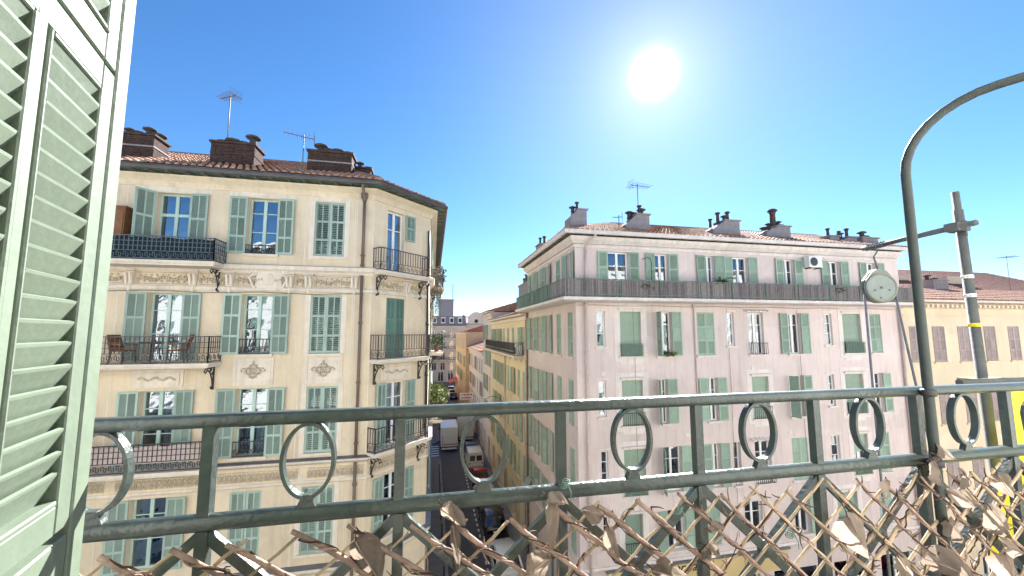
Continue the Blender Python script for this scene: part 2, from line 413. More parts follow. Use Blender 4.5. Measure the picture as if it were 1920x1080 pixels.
# ------------------------------------------------------------------ facade kit
class Facade:
    """local x runs along the wall to the right seen from the street, local y points into the wall"""
    def __init__(s, root, O, deg, L):
        s.root = root; s.O = Vector(O) - root.location; s.rz = radians(deg); s.L = L; s.open = []
    def pt(s, u, y, z): 
        return s.O + Vector((cos(s.rz) * u - sin(s.rz) * y, sin(s.rz) * u + cos(s.rz) * y, z))
    def part(s, me, name, m, u=0, y=0, z=0, turn=0.0):
        return put(me, name, m, s.root, s.pt(u, y, z), s.rz + radians(turn))
    def wall(s, z0, z1, m, depth=0.24, name='wall', u0=0, u1=None):
        u1 = s.L if u1 is None else u1
        ops = [o for o in s.open if o[0] >= u0 - 1e-3 and o[1] <= u1 + 1e-3]
        us = sorted({u0, u1, *[round(o[0], 3) for o in ops], *[round(o[1], 3) for o in ops]})
        zs = sorted({z0, z1, *[round(o[2], 3) for o in ops], *[round(o[3], 3) for o in ops]})
        mb = MB()
        for i in range(len(us) - 1):
            run = None
            for j in range(len(zs) - 1):
                uc = (us[i] + us[i + 1]) / 2; zc = (zs[j] + zs[j + 1]) / 2
                hole = any(o[0] < uc < o[1] and o[2] < zc < o[3] for o in ops)
                if not hole:
                    if run is None: run = zs[j]
                if hole or j == len(zs) - 2:
                    if run is not None:
                        top = zs[j] if hole else zs[j + 1]
                        mb.quad((us[i], 0, run), (us[i + 1], 0, run), (us[i + 1], 0, top), (us[i], 0, top)); run = None
        for a, b, c, d in [o[:4] for o in ops]:
            mb.quad((a, 0, c), (a, 0, d), (a, depth, d), (a, depth, c)); mb.quad((b, 0, d), (b, 0, c), (b, depth, c), (b, depth, d))
            mb.quad((a, 0, d), (b, 0, d), (b, depth, d), (a, depth, d)); mb.quad((b, 0, c), (a, 0, c), (a, depth, c), (b, depth, c))
        return s.part(mb, name, m)

def frame_mesh(w, h, style):
    mb = MB(); t = 0.06; d0, d1 = 0.0, 0.06
    cells = []
    def bars(x0, x1, z0, z1, tt):
        mb.box(x0, x0 + tt, d0, d1, z0, z1); mb.box(x1 - tt, x1, d0, d1, z0, z1)
        mb.box(x0 + tt, x1 - tt, d0, d1, z0, z0 + tt); mb.box(x0 + tt, x1 - tt, d0, d1, z1 - tt, z1)
    def split(x0, x1, z0, z1, fr, tt=0.03):
        # horizontal glazing bars at fractions fr
        ed = [z0] + [z0 + (z1 - z0) * q for q in fr] + [z1]
        for q in ed[1:-1]: mb.box(x0, x1, d0 + 0.01, d1 - 0.01, q - tt / 2, q + tt / 2)
        for a, b in zip(ed[:-1], ed[1:]): cells.append((x0, x1, a, b))
    bars(0, w, 0, h, t)
    if style == 'narrow':
        split(t, w - t, t, h - t, (0.36, 0.7))
    elif style == 'single':
        split(t, w - t, t, h - t, (0.62,))
    elif style == 'transom':
        zt = h * 0.70
        mb.box(t, w - t, d0 - 0.01, d1, zt - 0.05, zt + 0.05); mb.box(w / 2 - 0.05, w / 2 + 0.05, d0 - 0.012, d1 - 0.003, t, h - t)
        for x0, x1 in ((t, w / 2 - 0.05), (w / 2 + 0.05, w - t)):
            split(x0, x1, zt + 0.05, h - t, ()); split(x0, x1, t, zt - 0.05, (0.42,))
    else:
        mb.box(w / 2 - 0.055, w / 2 + 0.055, d0 - 0.01, d1, t, h - t)
        for x0, x1 in ((t, w / 2 - 0.055), (w / 2 + 0.055, w - t)):
            split(x0, x1, t, h - t, {'two': (0.72,), 'three': (0.4, 0.76), 'plain': ()}[style])
    return mb.mesh('window_frame'), cells
def window(F, u0, u1, z0, z1, style='three', m='frame_green', depth=0.18, curtain=None, sill=True, sillm='cream_trim', name='window', room=True):
    w = round(u1 - u0, 2); h = round(z1 - z0, 2)
    me, cells = cached(('win', w, h, style), lambda: frame_mesh(w, h, style))
    F.open.append((round(u0, 3), round(u0 + w, 3), round(z0, 3), round(z0 + h, 3)))
    o = F.part(me, name, m, u0, depth, z0)
    for x0, x1, a, b in cells:
        pm = cached(('pane', round(x1 - x0, 3), round(b - a, 3)), lambda: MB().box(0, x1 - x0, 0, 0.006, 0, b - a).mesh('pane'))
        put(pm, 'pane', 'glass', o, (x0, 0.028 + random.uniform(-0.002, 0.002), a), radians(random.uniform(-0.8, 0.8)))
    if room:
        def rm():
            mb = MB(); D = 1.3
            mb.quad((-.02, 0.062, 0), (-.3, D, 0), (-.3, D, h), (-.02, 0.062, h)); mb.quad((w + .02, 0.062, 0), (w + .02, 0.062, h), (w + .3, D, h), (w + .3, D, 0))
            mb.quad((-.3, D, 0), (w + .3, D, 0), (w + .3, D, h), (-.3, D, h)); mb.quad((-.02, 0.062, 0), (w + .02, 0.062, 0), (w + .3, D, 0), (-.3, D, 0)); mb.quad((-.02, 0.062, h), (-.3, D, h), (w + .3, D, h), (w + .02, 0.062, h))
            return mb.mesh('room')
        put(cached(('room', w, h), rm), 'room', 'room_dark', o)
    cu = random.choice((0, 0, 1, 2, 3)) if curtain is None else curtain
    if cu:
        def cm(x0, x1):
            mb = MB(); k = max(4, int((x1 - x0) / 0.05)); 
            for i in range(k):
                a = x0 + (x1 - x0) * i / k; b = x0 + (x1 - x0) * (i + 1) / k
                ya = 0.10 + 0.02 * (i % 2); yb = 0.10 + 0.02 * ((i + 1) % 2)
                mb.quad((a, ya, 0.03), (b, yb, 0.03), (b, yb, h - 0.08), (a, ya, h - 0.08))
            return mb.mesh('curtain')
        if cu in (1, 3): put(cached(('cur', w, h, 0), lambda: cm(0.03, w * 0.42)), 'curtain', 'curtain', o)
        if cu in (2, 3): put(cached(('cur', w, h, 1), lambda: cm(w * 0.60, w - 0.03)), 'curtain', 'curtain', o)
    if sill:
        put(cached(('sill', w), lambda: MB().box(-0.1, w + 0.1, -0.09, 0.0, -0.075, -0.004).box(-0.06, w + 0.06, -0.05, 0.0, -0.11, -0.0755).mesh('sill')), 'sill', sillm, o, (0, -depth, 0))
    return o

def shutter_meshes(w, h, rows, cols, pitch):
    mb = MB(); st = 0.07 if w > 0.4 else 0.05; y0, y1 = -0.018, 0.018
    mb.box(0, st, y0, y1, 0, h); mb.box(w - st, w, y0, y1, 0, h)
    cw = (w - 2 * st - (cols - 1) * 0.04) / cols
    xs = [st + i * (cw + 0.04) for i in range(cols)]
    for i in range(1, cols): mb.box(xs[i] - 0.04, xs[i], y0, y1, 0.05, h - 0.05)
    ed = [0.06] + [h * r for r in rows] + [h - 0.0]
    zr = [(0.0, 0.08)] + [(h * r - 0.04, h * r + 0.04) for r in rows] + [(h - 0.07, h)]
    for a, b in zr: mb.box(st, w - st, y0 + 0.001, y1 - 0.001, a, b)
    pan = []
    for (a0, a1), (b0, b1) in zip(zr[:-1], zr[1:]):
        for x in xs: pan.append((x, a1, cw, b0 - a1))
    return mb.mesh('shutter'), pan
def louvre_mesh(w, h, pitch, gapy=False):
    mb = MB(); n = max(2, int(round(h / pitch))); p = h / n; cv = 0.55 if gapy else 0.95
    for i in range(n):
        z = i * p
        mb.hexa([(0, -0.016, z - 0.004), (w, -0.016, z - 0.004), (w, 0.014, z + p * cv - 0.006), (0, 0.014, z + p * cv - 0.006),
                 (0, -0.016, z + 0.006), (w, -0.016, z + 0.006), (w, 0.014, z + p * cv + 0.004), (0, 0.014, z + p * cv + 0.004)])
    return mb.mesh('louvre_panel')
def shutter(F, u, z, w, h, deg, m='shutter_green', rows=(0.30, 0.64), cols=2, pitch=0.055, y=-0.045, gapy=False):
    w = round(w, 2); h = round(h, 2)
    me, pan = cached(('sh', w, h, rows, cols), lambda: shutter_meshes(w, h, rows, cols, pitch))
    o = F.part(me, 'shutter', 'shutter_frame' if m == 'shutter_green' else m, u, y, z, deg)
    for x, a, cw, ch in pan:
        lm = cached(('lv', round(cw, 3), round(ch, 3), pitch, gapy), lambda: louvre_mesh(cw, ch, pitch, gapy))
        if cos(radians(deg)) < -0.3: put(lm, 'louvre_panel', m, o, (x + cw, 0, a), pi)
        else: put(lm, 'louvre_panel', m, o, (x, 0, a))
    return o
def open_pair(F, u0, u1, z, w, h, m='shutter_green', l=True, r=True, la=None, ra=None, **k):
    if l: shutter(F, u0 - 0.01, z, w, h, 180 + (random.uniform(2, 7) if la is None else la), m, **k)
    if r: shutter(F, u1 + 0.01, z, w, h, -(random.uniform(2, 7) if ra is None else ra), m, **k)
def closed_pair(F, u0, u1, z, h, m='shutter_green', gap=0.0, y=0.03, **k):
    w = (u1 - u0) / 2 - 0.004
    shutter(F, u0, z, w, h, -gap, m, y=y, **k); shutter(F, u1, z, w, h, 180 + gap, m, y=y, **k)
def roller(F, u0, u1, z0, z1, m='leaf_green_paint', down=1.0, depth=0.12):
    w = u1 - u0; h = z1 - z0
    F.open.append((round(u0, 3), round(u1, 3), round(z0, 3), round(z1, 3)))
    mb = MB(); n = int(h / 0.055)
    prof = []
    for i in range(n):
        z = h - (i + 1) * h / n
        if i / n > down: break
        mb.box(0, w, 0.0, 0.012, z + 0.004, z + h / n - 0.001)
    mb.box(0, w, 0.012, 0.02, h * (1 - down), h)
    o = F.part(mb, 'roller_shutter', m, u0, depth, z0)
    return o
def guard(F, u0, u1, z, h=0.75, m='iron', y=-0.06, style='scroll', dep=0.0):
    w = round(u1 - u0, 2)
    def g():
        mb = MB(); b = 0.018
        mb.box(0, w, -0.03, 0.005, h - 0.03, h); mb.box(0, w, -b / 2, b / 2, 0.02, 0.045)
        if style == 'scroll': mb.box(0, w, -b / 2, b / 2, h * 0.45, h * 0.45 + 0.015)
        n = max(4, int(w / 0.105))
        for i in range(n + 1):
            x = b / 2 + (w - b) * i / n; mb.box(x - b / 2, x + b / 2, -b / 2 + 0.001, b / 2 - 0.001, 0.045 if i in (0, n) or style != 'scroll' else h * 0.45, h - 0.03)
        if style == 'scroll':
            nn = max(3, int(w / 0.16))
            for i in range(nn):
                c = (w * (i + 0.5) / nn, 0, h * 0.245)
                mb.tube([(c[0] + 0.075 * cos(a), 0, c[2] + h * 0.18 * sin(a)) for a in [2 * pi * k / 10 for k in range(11)]], 0.011, 4)
                mb.tube([(c[0] + 0.03 * cos(a), 0, c[2] + 0.05 * sin(a)) for a in [2 * pi * k / 8 for k in range(9)]], 0.011, 4)
        for x in (0.0, w):
            if dep: mb.beam((x, 0, h - 0.02), (x, dep, h - 0.02), 0.018); mb.beam((x, 0, 0.03), (x, dep, 0.03), 0.018)
        return mb.mesh('window_guard')
    return F.part(cached(('guard', w, h, style, dep), g), 'window_guard', m, u0, y, z)
def rail_mesh(segs, h, style):
    """railing along a polyline of (x,y) in local space"""
    mb = MB(); b = 0.02
    for (x0, y0), (x1, y1) in zip(segs[:-1], segs[1:]):
        L = sqrt((x1 - x0) ** 2 + (y1 - y0) ** 2); n = max(2, int(L / 0.13))
        P = lambda t, z: (x0 + (x1 - x0) * t, y0 + (y1 - y0) * t, z)
        mb.beam(P(0, h), P(1, h), 0.05, 0.03); mb.beam(P(0, 0.05), P(1, 0.05), 0.025)
        mb.beam(P(0, h * 0.38), P(1, h * 0.38), 0.02)
        for i in range(n + 1): mb.beam(P(i / n, h * 0.38 if i % n else 0.0), P(i / n, h), b if i % n else 0.03)
        if style == 'grid':
            for q in (0.58, 0.78): mb.beam(P(0, h * q), P(1, h * q), 0.018)
        k = max(1, int(L / 0.2))
        for i in range(k):
            c = (i + 0.5) / k; d = 0.09 / L
            for ph in (0, 1):
                pts = []
                for a in range(9):
                    t = a / 8 * 1.6 * pi + ph * pi; r = 1 - a / 8 * 0.75
                    pts.append(P(c + d * (0.5 if ph else -0.5) + d * r * 0.55 * cos(t), h * 0.215 + h * 0.14 * r * sin(t)))
                mb.tube(pts, 0.012, 4)
    return mb.mesh('railing')
def bracket_mesh():
    mb = MB()
    # iron scroll console hanging below a slab, in the y-z plane
    pts = [(0, -0.05, -0.04), (0, -0.55, -0.06), (0, -0.62, -0.14), (0, -0.52, -0.2), (0, -0.46, -0.13)]
    mb.tube(pts, 0.022, 5)
    mb.tube([(0, -0.45, -0.08), (0, -0.25, -0.2), (0, -0.12, -0.42), (0, -0.06, -0.66), (0, -0.1, -0.78), (0, -0.17, -0.74), (0, -0.13, -0.68)], 0.024, 5)
    for c, r in (((0, -0.22, -0.12), 0.07), ((0, -0.1, -0.25), 0.055)):
        mb.tube([(0, c[1] + r * (1 - k / 14) * cos(k * 0.75), c[2] + r * (1 - k / 14) * sin(k * 0.75)) for k in range(11)], 0.016, 5)
    mb.box(-0.02, 0.02, -0.04, 0.0, -0.8, 0.0)
    return mb.mesh('bracket', True)
def balcony(F, u0, u1, z, dep=0.85, h=0.95, style='scroll', m='iron_rust', slabm='cream_trim', brackets=True, t=0.16, name='balcony', chamf=0.0):
    w = u1 - u0
    mb = MB()
    mb.box(0, w, -dep, 0, -t * 0.62, 0); mb.box(0.05, w - 0.05, -dep + 0.06, 0, -t, -t * 0.62)
    o = F.part(mb, name, slabm, u0, 0, z)
    e = 0.05
    put(rail_mesh([(e, 0), (e, -dep + e), (w - e, -dep + e), (w - e, 0)], h, style), 'railing', m, o)
    if brackets:
        for x in (0.22, w - 0.22):
            put(cached('bracket', bracket_mesh), 'bracket', 'iron', o, (x, 0, -t))
    return o

def tiles(path_lo, path_hi, mb, period=0.24, course=0.42, r=0.07):
    """half-round tiles on the sloping quad lo[0]-lo[1]-hi[1]-hi[0]"""
    A, B = Vector(path_lo[0]), Vector(path_lo[1]); D, C = Vector(path_hi[0]), Vector(path_hi[1])
    n = max(1, int((B - A).length / period)); m = max(1, int((D - A).length / course))
    nn = (B - A).cross(D - A).normalized()
    if nn.z < 0: nn = -nn
    P = lambda s, t: (A.lerp(B, s)).lerp(D.lerp(C, s), t)
    for i in range(n):
        for j in range(m):
            s0, s1 = i / n, (i + 1) / n; t0, t1 = j / m, (j + 1) / m
            jx = random.uniform(-0.06, 0.06) / n; jz = random.uniform(0, 0.02)
            i0 = len(mb.v)
            for t, lift in ((t0, 0.035 + jz), (t1, 0.0)):
                for k in range(5):
                    f = k / 4; hh = r * sin(pi * f)
                    mb.v.append(tuple(P(s0 + (s1 - s0) * (0.08 + 0.84 * f) + jx, t) + nn * (hh + lift)))
            for k in range(4): mb.f.append((i0 + k, i0 + k + 1, i0 + 6 + k, i0 + 5 + k))
            mb.f.append((i0, i0 + 1, i0 + 2, i0 + 3, i0 + 4))
    mb.quad(A, B, C, D)
    return mb

def pot_mesh(kind):
    mb = MB()
    if kind == 'mushroom': mb.lathe([(0.13, 0), (0.12, 0.3), (0.1, 0.3)], n=8); mb.lathe([(0.05, 0.34), (0.24, 0.32), (0.25, 0.36), (0.1, 0.44), (0.03, 0.46)], n=9); [mb.beam((0.1 * cos(a), 0.1 * sin(a), 0.28), (0.12 * cos(a), 0.12 * sin(a), 0.36), 0.03) for a in (0, 2.1, 4.2)]
    elif kind == 'low': mb.lathe([(0.16, 0), (0.16, 0.1), (0.12, 0.1)], n=8); mb.lathe([(0.05, 0.13), (0.27, 0.12), (0.27, 0.16), (0.08, 0.24)], n=9); [mb.beam((0.12 * cos(a), 0.12 * sin(a), 0.08), (0.13 * cos(a), 0.13 * sin(a), 0.16), 0.035) for a in (0, 2.1, 4.2)]
    else: mb.lathe([(0.10, 0), (0.085, 0.5), (0.11, 0.5), (0.11, 0.55)], n=8); mb.lathe([(0.02, 0.62), (0.17, 0.58), (0.15, 0.63), (0.02, 0.7)], n=8); [mb.beam((0.08 * cos(a), 0.08 * sin(a), 0.52), (0.09 * cos(a), 0.09 * sin(a), 0.62), 0.02) for a in (0, 2.1, 4.2)]
    return mb.mesh('chimney_pot', True)
def chimney(root, x0, x1, y0, y1, z0, z1, m, pots, step=0.0, potm='terracotta', cap=0.08, capm=None):
    R = root.location
    mb = MB()
    if step: # one side slopes like the roof behind
        mb.prism([(0, 0), (x1 - x0, 0), (x1 - x0, z1 - z0), ((x1 - x0) * 0.45, z1 - z0), (0, z1 - z0 - step)], 0, y1 - y0)
    elif m == 'brick':      # uneven courses, each a little in or out of line
        n = int((z1 - z0) / 0.075)
        for i in range(n):
            a, b = (z1 - z0) * i / n, (z1 - z0) * (i + 1) / n; xx = -0.03
            while xx < x1 - x0:
                L_ = random.uniform(0.18, 0.3); e = min(x1 - x0 + 0.02, xx + L_)
                q = random.uniform(-0.016, 0.016); mb.box(xx, e - 0.012, q, y1 - y0 - q, a, b - 0.012); xx += L_
        mb.box(0.02, x1 - x0 - 0.02, 0.03, y1 - y0 - 0.03, 0, z1 - z0)
    else:
        mb.box(0, x1 - x0, 0, y1 - y0, 0, z1 - z0)
    o = put(mb, 'chimney', m, root, Vector((x0, y0, z0)) - R)
    if cap: put(MB().box(((x1 - x0) * 0.42 if step else -0.07), x1 - x0 + 0.07, -0.07, y1 - y0 + 0.07, z1 - z0 + 0.002, z1 - z0 + cap), 'chimney_cap', capm or m, o)
    if m == 'brick':
        put(MB().box(-0.03, x1 - x0 + 0.03, -0.03, y1 - y0 + 0.03, (z1 - z0) * 0.62, (z1 - z0) * 0.62 + 0.05), 'brick_band', 'chimney_grey' if random.random() < 0.5 else 'brick', o)
        put(MB().box(-0.05, x1 - x0 + 0.05, -0.06, y1 - y0 + 0.04, -0.3, 0.12), 'flashing', 'zinc', o)
    for f, kind, *sc in pots:
        p = put(cached(('pot', kind), lambda: pot_mesh(kind)), 'chimney_pot', potm, o, ((x1 - x0) * f, (y1 - y0) * random.uniform(0.35, 0.65), z1 - z0 + cap - 0.004 - (step * max(0, 1 - f / 0.45) if step else 0)))
        p.scale = [(sc[0] if sc else 1.0)] * 3
    return o
def antenna(x, y, z, h, label, arms=8, L=1.0, ang=0.3, name='television_antenna'):
    o = empty(name, (x, y, z), label, 'antenna')
    put(rsmooth(MB().tube([(0, 0, 0), (0, 0, h)], 0.02, 6)), 'mast', 'zinc', o)
    mb = MB(); d = Vector((cos(ang), sin(ang), 0.05)); e = Vector((-sin(ang), cos(ang), 0))
    c = Vector((0, 0, h - 0.1)); mb.beam(c - d * L * 0.35, c + d * L * 0.65, 0.025)
    for i in range(arms):
        t = -0.33 + 0.95 * i / (arms - 1); l = 0.36 - 0.16 * i / arms
        mb.beam(c + d * L * t - e * l * L, c + d * L * t + e * l * L, 0.014)
    for s in (-1, 1):
        for k in range(3): mb.beam(c - d * L * 0.35 + Vector((0, 0, 0.1 * s * k)) - e * 0.25, c - d * L * 0.35 + Vector((0, 0, 0.1 * s * k)) + e * 0.25, 0.012)
    put(mb, 'aerial', 'zinc', o)
    return o
def foliage(n, rx, ry, rz, leaf=0.09, seed=1):
    R = random.Random(seed); mb = MB()
    for i in range(n):
        while True:
            p = Vector((R.uniform(-1, 1), R.uniform(-1, 1), R.uniform(-1, 1)))
            if 0.15 < p.length < 1: break
        p = Vector((p.x * rx, p.y * ry, p.z * rz)); d = Vector((R.gauss(0, 1), R.gauss(0, 1), R.gauss(0.3, 0.8))).normalized(); e = d.orthogonal().normalized() * leaf * 0.33
        L = leaf * R.uniform(0.7, 1.5); f = d.cross(e).normalized() * leaf * 0.1
        mb.quad(p, p + d * L * 0.5 + e + f, p + d * L, p + d * L * 0.5 - e + f)
    return mb
def plant(x, y, z, label, rx=0.25, rz=0.25, n=90, m='plant', leaf=0.12, group=None, seed=1, pot=True, ry=None, name='potted_plant'):
    o = empty(name, (x, y, z), label, 'plant', group)
    ph = 0.24 if pot else 0.0
    if pot: put(rsmooth(MB().lathe([(0.1, 0), (0.15, 0.22), (0.165, 0.22), (0.165, 0.25), (0.13, 0.25)], n=10)), 'pot', 'pot', o)
    fo = foliage(n, rx, ry or rx, rz, leaf, seed)
    put(fo, 'foliage', m, o, (0, 0, ph + rz * 0.95))
    st = MB(); R = random.Random(seed)
    for k in range(6):
        a = R.uniform(0, 2 * pi); st.tube([(0, 0, ph - 0.05), (0.4 * rx * cos(a), 0.4 * (ry or rx) * sin(a), ph + rz * 0.8), (0.75 * rx * cos(a), 0.75 * (ry or rx) * sin(a), ph + rz * 1.5)], [0.012, 0.008, 0.004], 4)
    put(st, 'stem', 'plant_dry', o)
    return o

# ================================================================== THE SETTING
g = MB(); g.quad((-900, -900, -0.02), (900, -900, -0.02), (900, 900, -0.02), (-900, 900, -0.02))
struct(put(g, 'ground', 'ground_grey'))
road = struct(put(MB().quad((-70, 3.6, 0), (90, 3.6, 0), (90, 12.4, 0), (-70, 12.4, 0)).quad((-2.0, 12.4, 0), (8.4, 12.4, 0), (8.4, 17.0, 0), (-2.0, 17.0, 0))
    .quad((1.2, 17.0, 0), (5.7, 17.0, 0), (5.7, 113, 0), (1.2, 113, 0)).quad((-40, 48.6, 0), (1.2, 48.6, 0), (1.2, 54.4, 0), (-40, 54.4, 0)).quad((-60, 113, 0), (80, 113, 0), (80, 119.2, 0), (-60, 119.2, 0)), 'road', 'asphalt'))
def pavement(poly, h=0.13, name='pavement'):
    mb = MB(); n = len(poly); mb.v += [(x, y, 0.0) for x, y in poly] + [(x, y, h) for x, y in poly]
    mb.f.append(tuple(range(n, 2 * n)))
    for k in range(n): mb.f.append((k, (k + 1) % n, n + (k + 1) % n, n + k))
    return struct(put(mb, name, 'pavement_grey'))
def kerb(par, pts, w=0.16, h=0.136):
    stone = cached('kerbstone', lambda: MB().box(0, 0.985, -0.08, 0.08, 0, h).mesh('kerb_stone'))
    for (x0, y0), (x1, y1) in zip(pts[:-1], pts[1:]):
        L = sqrt((x1 - x0) ** 2 + (y1 - y0) ** 2); n = max(1, int(round(L))); a = atan2(y1 - y0, x1 - x0)
        for i in range(min(n, 60)):
            t = i / n; o = put(stone, 'kerb_stone', 'kerb_stone', par, (x0 + (x1 - x0) * t, y0 + (y1 - y0) * t, random.uniform(0, 0.006)), a); o.scale = (L / n, 1, 1)
def slabs(par, x0, x1, y0, y1, dx, dy, z=0.131):
    me = cached(('slab', dx, dy), lambda: MB().box(0, dx - 0.012, 0, dy - 0.012, 0, 0.008).mesh('paving_slab'))
    nx = int((x1 - x0) / dx); ny = int((y1 - y0) / dy)
    for i in range(nx):
        for j in range(ny):
            put(me, 'paving_slab', 'pavement_grey', par, (x0 + i * dx, y0 + j * dy, z + random.uniform(0, 0.003)))
pl = pavement([(-70, 12.4), (-3.0, 12.4), (-1.2, 12.9), (0.4, 14.2), (1.2, 15.8), (1.2, 47.4), (0.9, 48.2), (0.2, 48.6), (-40, 48.6), (-40, 15.0), (-70, 15.0)])
kerb(pl, [(1.12, 47.2), (1.12, 15.9)]); kerb(pl, [(1.12, 15.9), (0.33, 14.27), (-1.24, 12.98), (-3.0, 12.48), (-24, 12.48)])
slabs(pl, -0.14, 1.04, 20.0, 44.0, 0.59, 0.8)
pr = pavement([(90, 12.4), (90, 17.2), (27, 17.2), (27, 30), (6.0, 112), (5.7, 112), (5.7, 16.0), (6.4, 14.0), (8.6, 12.4)])
kerb(pr, [(5.78, 16.2), (5.78, 60)]); kerb(pr, [(30, 12.48), (8.6, 12.48), (6.47, 14.02), (5.78, 16.0)])
pavement([(-70, 0.5), (90, 0.5), (90, 3.6), (-70, 3.6)])
pavement([(-40, 54.4), (0.6, 54.4), (1.2, 55.2), (1.2, 112), (-40, 112)])
pavement([(-60, 119.2), (80, 119.2), (80, 121), (-60, 121)])
dash = MB().box(-0.06, 0.06, 0, 0.42, 0.003, 0.006).mesh('line_dash')
for i in range(44): put(dash, 'line_dash', 'road_paint', road, (3.66, 18.5 + i * 0.84, 0), 0)
zeb = MB().box(0, 0.45, 0, 4.2, 0.003, 0.006).mesh('crossing_stripe')
for i in range(5): put(MB().box(0, 1.35, 0, 0.42, 0.003, 0.006), 'crossing_stripe', 'road_paint', road, (-0.3, 49.0 + i * 0.98, 0))
for i in range(5): put(zeb, 'crossing_stripe', 'road_paint', road, (1.3 + i * 0.88, 12.3, 0))

# ================================================================== CREAM CORNER BUILDING
CB = empty('corner_building', (-9, 15.5, 0), 'cream five storey corner building with chamfered corner, scroll balconies and brick chimneys', 'building')
F = Facade(CB, (-17, 15.5, 0), 0, 14.68)
FC = Facade(CB, (-2.32, 15.5, 0), 45, 3.05)
FS = Facade(CB, (-0.163, 17.657, 0), 90, 30)
R4, R3, R2, R1 = (17.71, 19.82), (14.07, 16.23), (10.52, 12.87), (7.10, 9.36)
c1, c2, c3, c0, c00 = (-9.64, -8.60), (-6.735, -5.74), (-4.46, -3.38), (-12.73, -11.69), (-15.6, -14.56)
U = lambda x: x + 17
SW = 0.58
for (zb, zt), fl in ((R4, 17.25), (R3, 13.83), (R2, 10.40), (R1, 7.1)):
    # balcony doors
    for cc in (c1, c0):
        z0 = fl if fl > 7.2 else zb
        window(F, U(cc[0]), U(cc[1]), z0, zt, 'transom' if fl > 17 else 'three', depth=0.2, sill=False, curtain={17.25: 0, 13.83: 3, 10.40: 2}.get(fl, 1))
        open_pair(F, U(cc[0]), U(cc[1]), z0, SW, zt - z0, la=(55 if (fl > 17 and cc is c1) else None))
    # window with guard
    if fl > 7.2:
        window(F, U(c2[0]), U(c2[1]), zb, zt, 'three', depth=0.2, curtain=0 if fl > 17 else None)
        open_pair(F, U(c2[0]), U(c2[1]), zb, SW, zt - zb)
        guard(F, U(c2[0]), U(c2[1]), zb, 0.55 if fl < 17 else 0.33)
    else:
        window(F, U(c2[0]), U(c2[1]), zb, zt, 'three', depth=0.2, room=False, curtain=0); closed_pair(F, U(c2[0]), U(c2[1]), zb + 0.01, zt - zb - 0.02)
    for cc in (c3, c00):
        window(F, U(cc[0]), U(cc[1]), zb, zt, 'plain', depth=0.2, curtain=0); closed_pair(F, U(cc[0]), U(cc[1]), zb + 0.01, zt - zb - 0.02, gap=0.4, m='shutter_green', gapy=True, pitch=0.07)
    # corner
    z0 = fl if fl > 7.2 else zb
    if fl > 17:
        window(FC, 0.66, 1.52, z0, zt, 'two', depth=0.18, sill=False, m='frame_white', curtain=1); shutter(FC, 1.56, 18.7, 0.5, 1.12, -4, rows=(0.5,))
    elif fl > 13:
        window(FC, 0.70, 1.62, z0, zt, 'plain', sill=False, room=False, curtain=0); closed_pair(FC, 0.70, 1.62, z0 + 0.01, zt - z0 - 0.02, m='shutter_dark')
    else:
        window(FC, 0.80, 1.76, z0, zt, 'three', sill=fl < 7.2, curtain=1, m='frame_white'); open_pair(FC, 0.80, 1.76, z0, 0.48, zt - z0)
    # side street face
    for uu in (3.4, 6.6, 9.8, 13.0, 16.2, 19.4, 22.6, 25.8):
        window(FS, uu, uu + 1.0, z0 if uu < 4 else zb, zt, 'three', depth=0.2); open_pair(FS, uu, uu + 1.0, z0 if uu < 4 else zb, SW, zt - (z0 if uu < 4 else zb))
# shops and mezzanine at street level
for f_, us in ((F, (1.2, 4.1, 7.0, 9.9, 12.2)), (FS, (2.0, 5.5, 9.0, 12.5, 16.0, 19.5, 23.0, 26.5))):
    for uu in us:
        window(f_, uu, uu + 1.9, 0.35, 3.1, 'plain', 'frame_white', sill=False, depth=0.22); window(f_, uu + 0.35, uu + 1.55, 4.2, 6.0, 'two', depth=0.2)
window(FC, 0.85, 2.15, 0.2, 3.2, 'transom', 'frame_green', sill=False)
for f_ in (F, FC, FS): f_.wall(0, 20.50, 'cream_wall')
ZC = (-17, 15.5), (-2.32, 15.5), (-0.163, 17.657), (-0.163, 47.6)
def swp(name, prof, m, path=ZC, root=CB): return put(MB().sweep([(x - root.location.x, y - root.location.y) for x, y in path], prof), name, m, root)
swp('cornice', [(-.03, 17.0), (.06, 17.0), (.1, 17.08), (.19, 17.14), (.22, 17.27), (.05, 17.33), (-.03, 17.34)], 'cream_trim')
swp('moulding', [(-.03, 16.33), (.05, 16.33), (.09, 16.38), (.07, 16.46), (.03, 16.5), (-.03, 16.5)], 'cream_trim')
swp('cornice', [(-.03, 10.14), (.08, 10.14), (.2, 10.22), (.22, 10.3), (-.03, 10.31)], 'cream_trim')
swp('flashing', [(-.02, 10.312), (.235, 10.302), (.235, 10.32), (-.02, 10.36)], 'zinc')
swp('moulding', [(-.03, 9.47), (.05, 9.47), (.08, 9.52), (.04, 9.58), (-.03, 9.58)], 'cream_trim')
swp('cornice', [(-.03, 6.45), (.1, 6.45), (.2, 6.55), (.22, 6.66), (-.03, 6.68)], 'cream_trim')
swp('flashing', [(-.02, 6.682), (.235, 6.662), (.235, 6.68), (-.02, 6.73)], 'zinc')
swp('cove', [(-.03, 20.02), (.04, 20.02), (.06, 20.1), (.12, 20.2), (.3, 20.33), (.3, 20.40), (-.03, 20.40)], 'cream_wall')
swp('soffit', [(-.1, 20.50), (.62, 20.50), (.62, 20.56), (-.1, 20.56)], 'soffit_green')
swp('gutter', [(.58, 20.44), (.63, 20.41), (.72, 20.42), (.76, 20.5), (.75, 20.57), (.72, 20.57), (.72, 20.5), (.66, 20.45), (.62, 20.48), (.62, 20.57), (.58, 20.57)], 'gutter_dark')
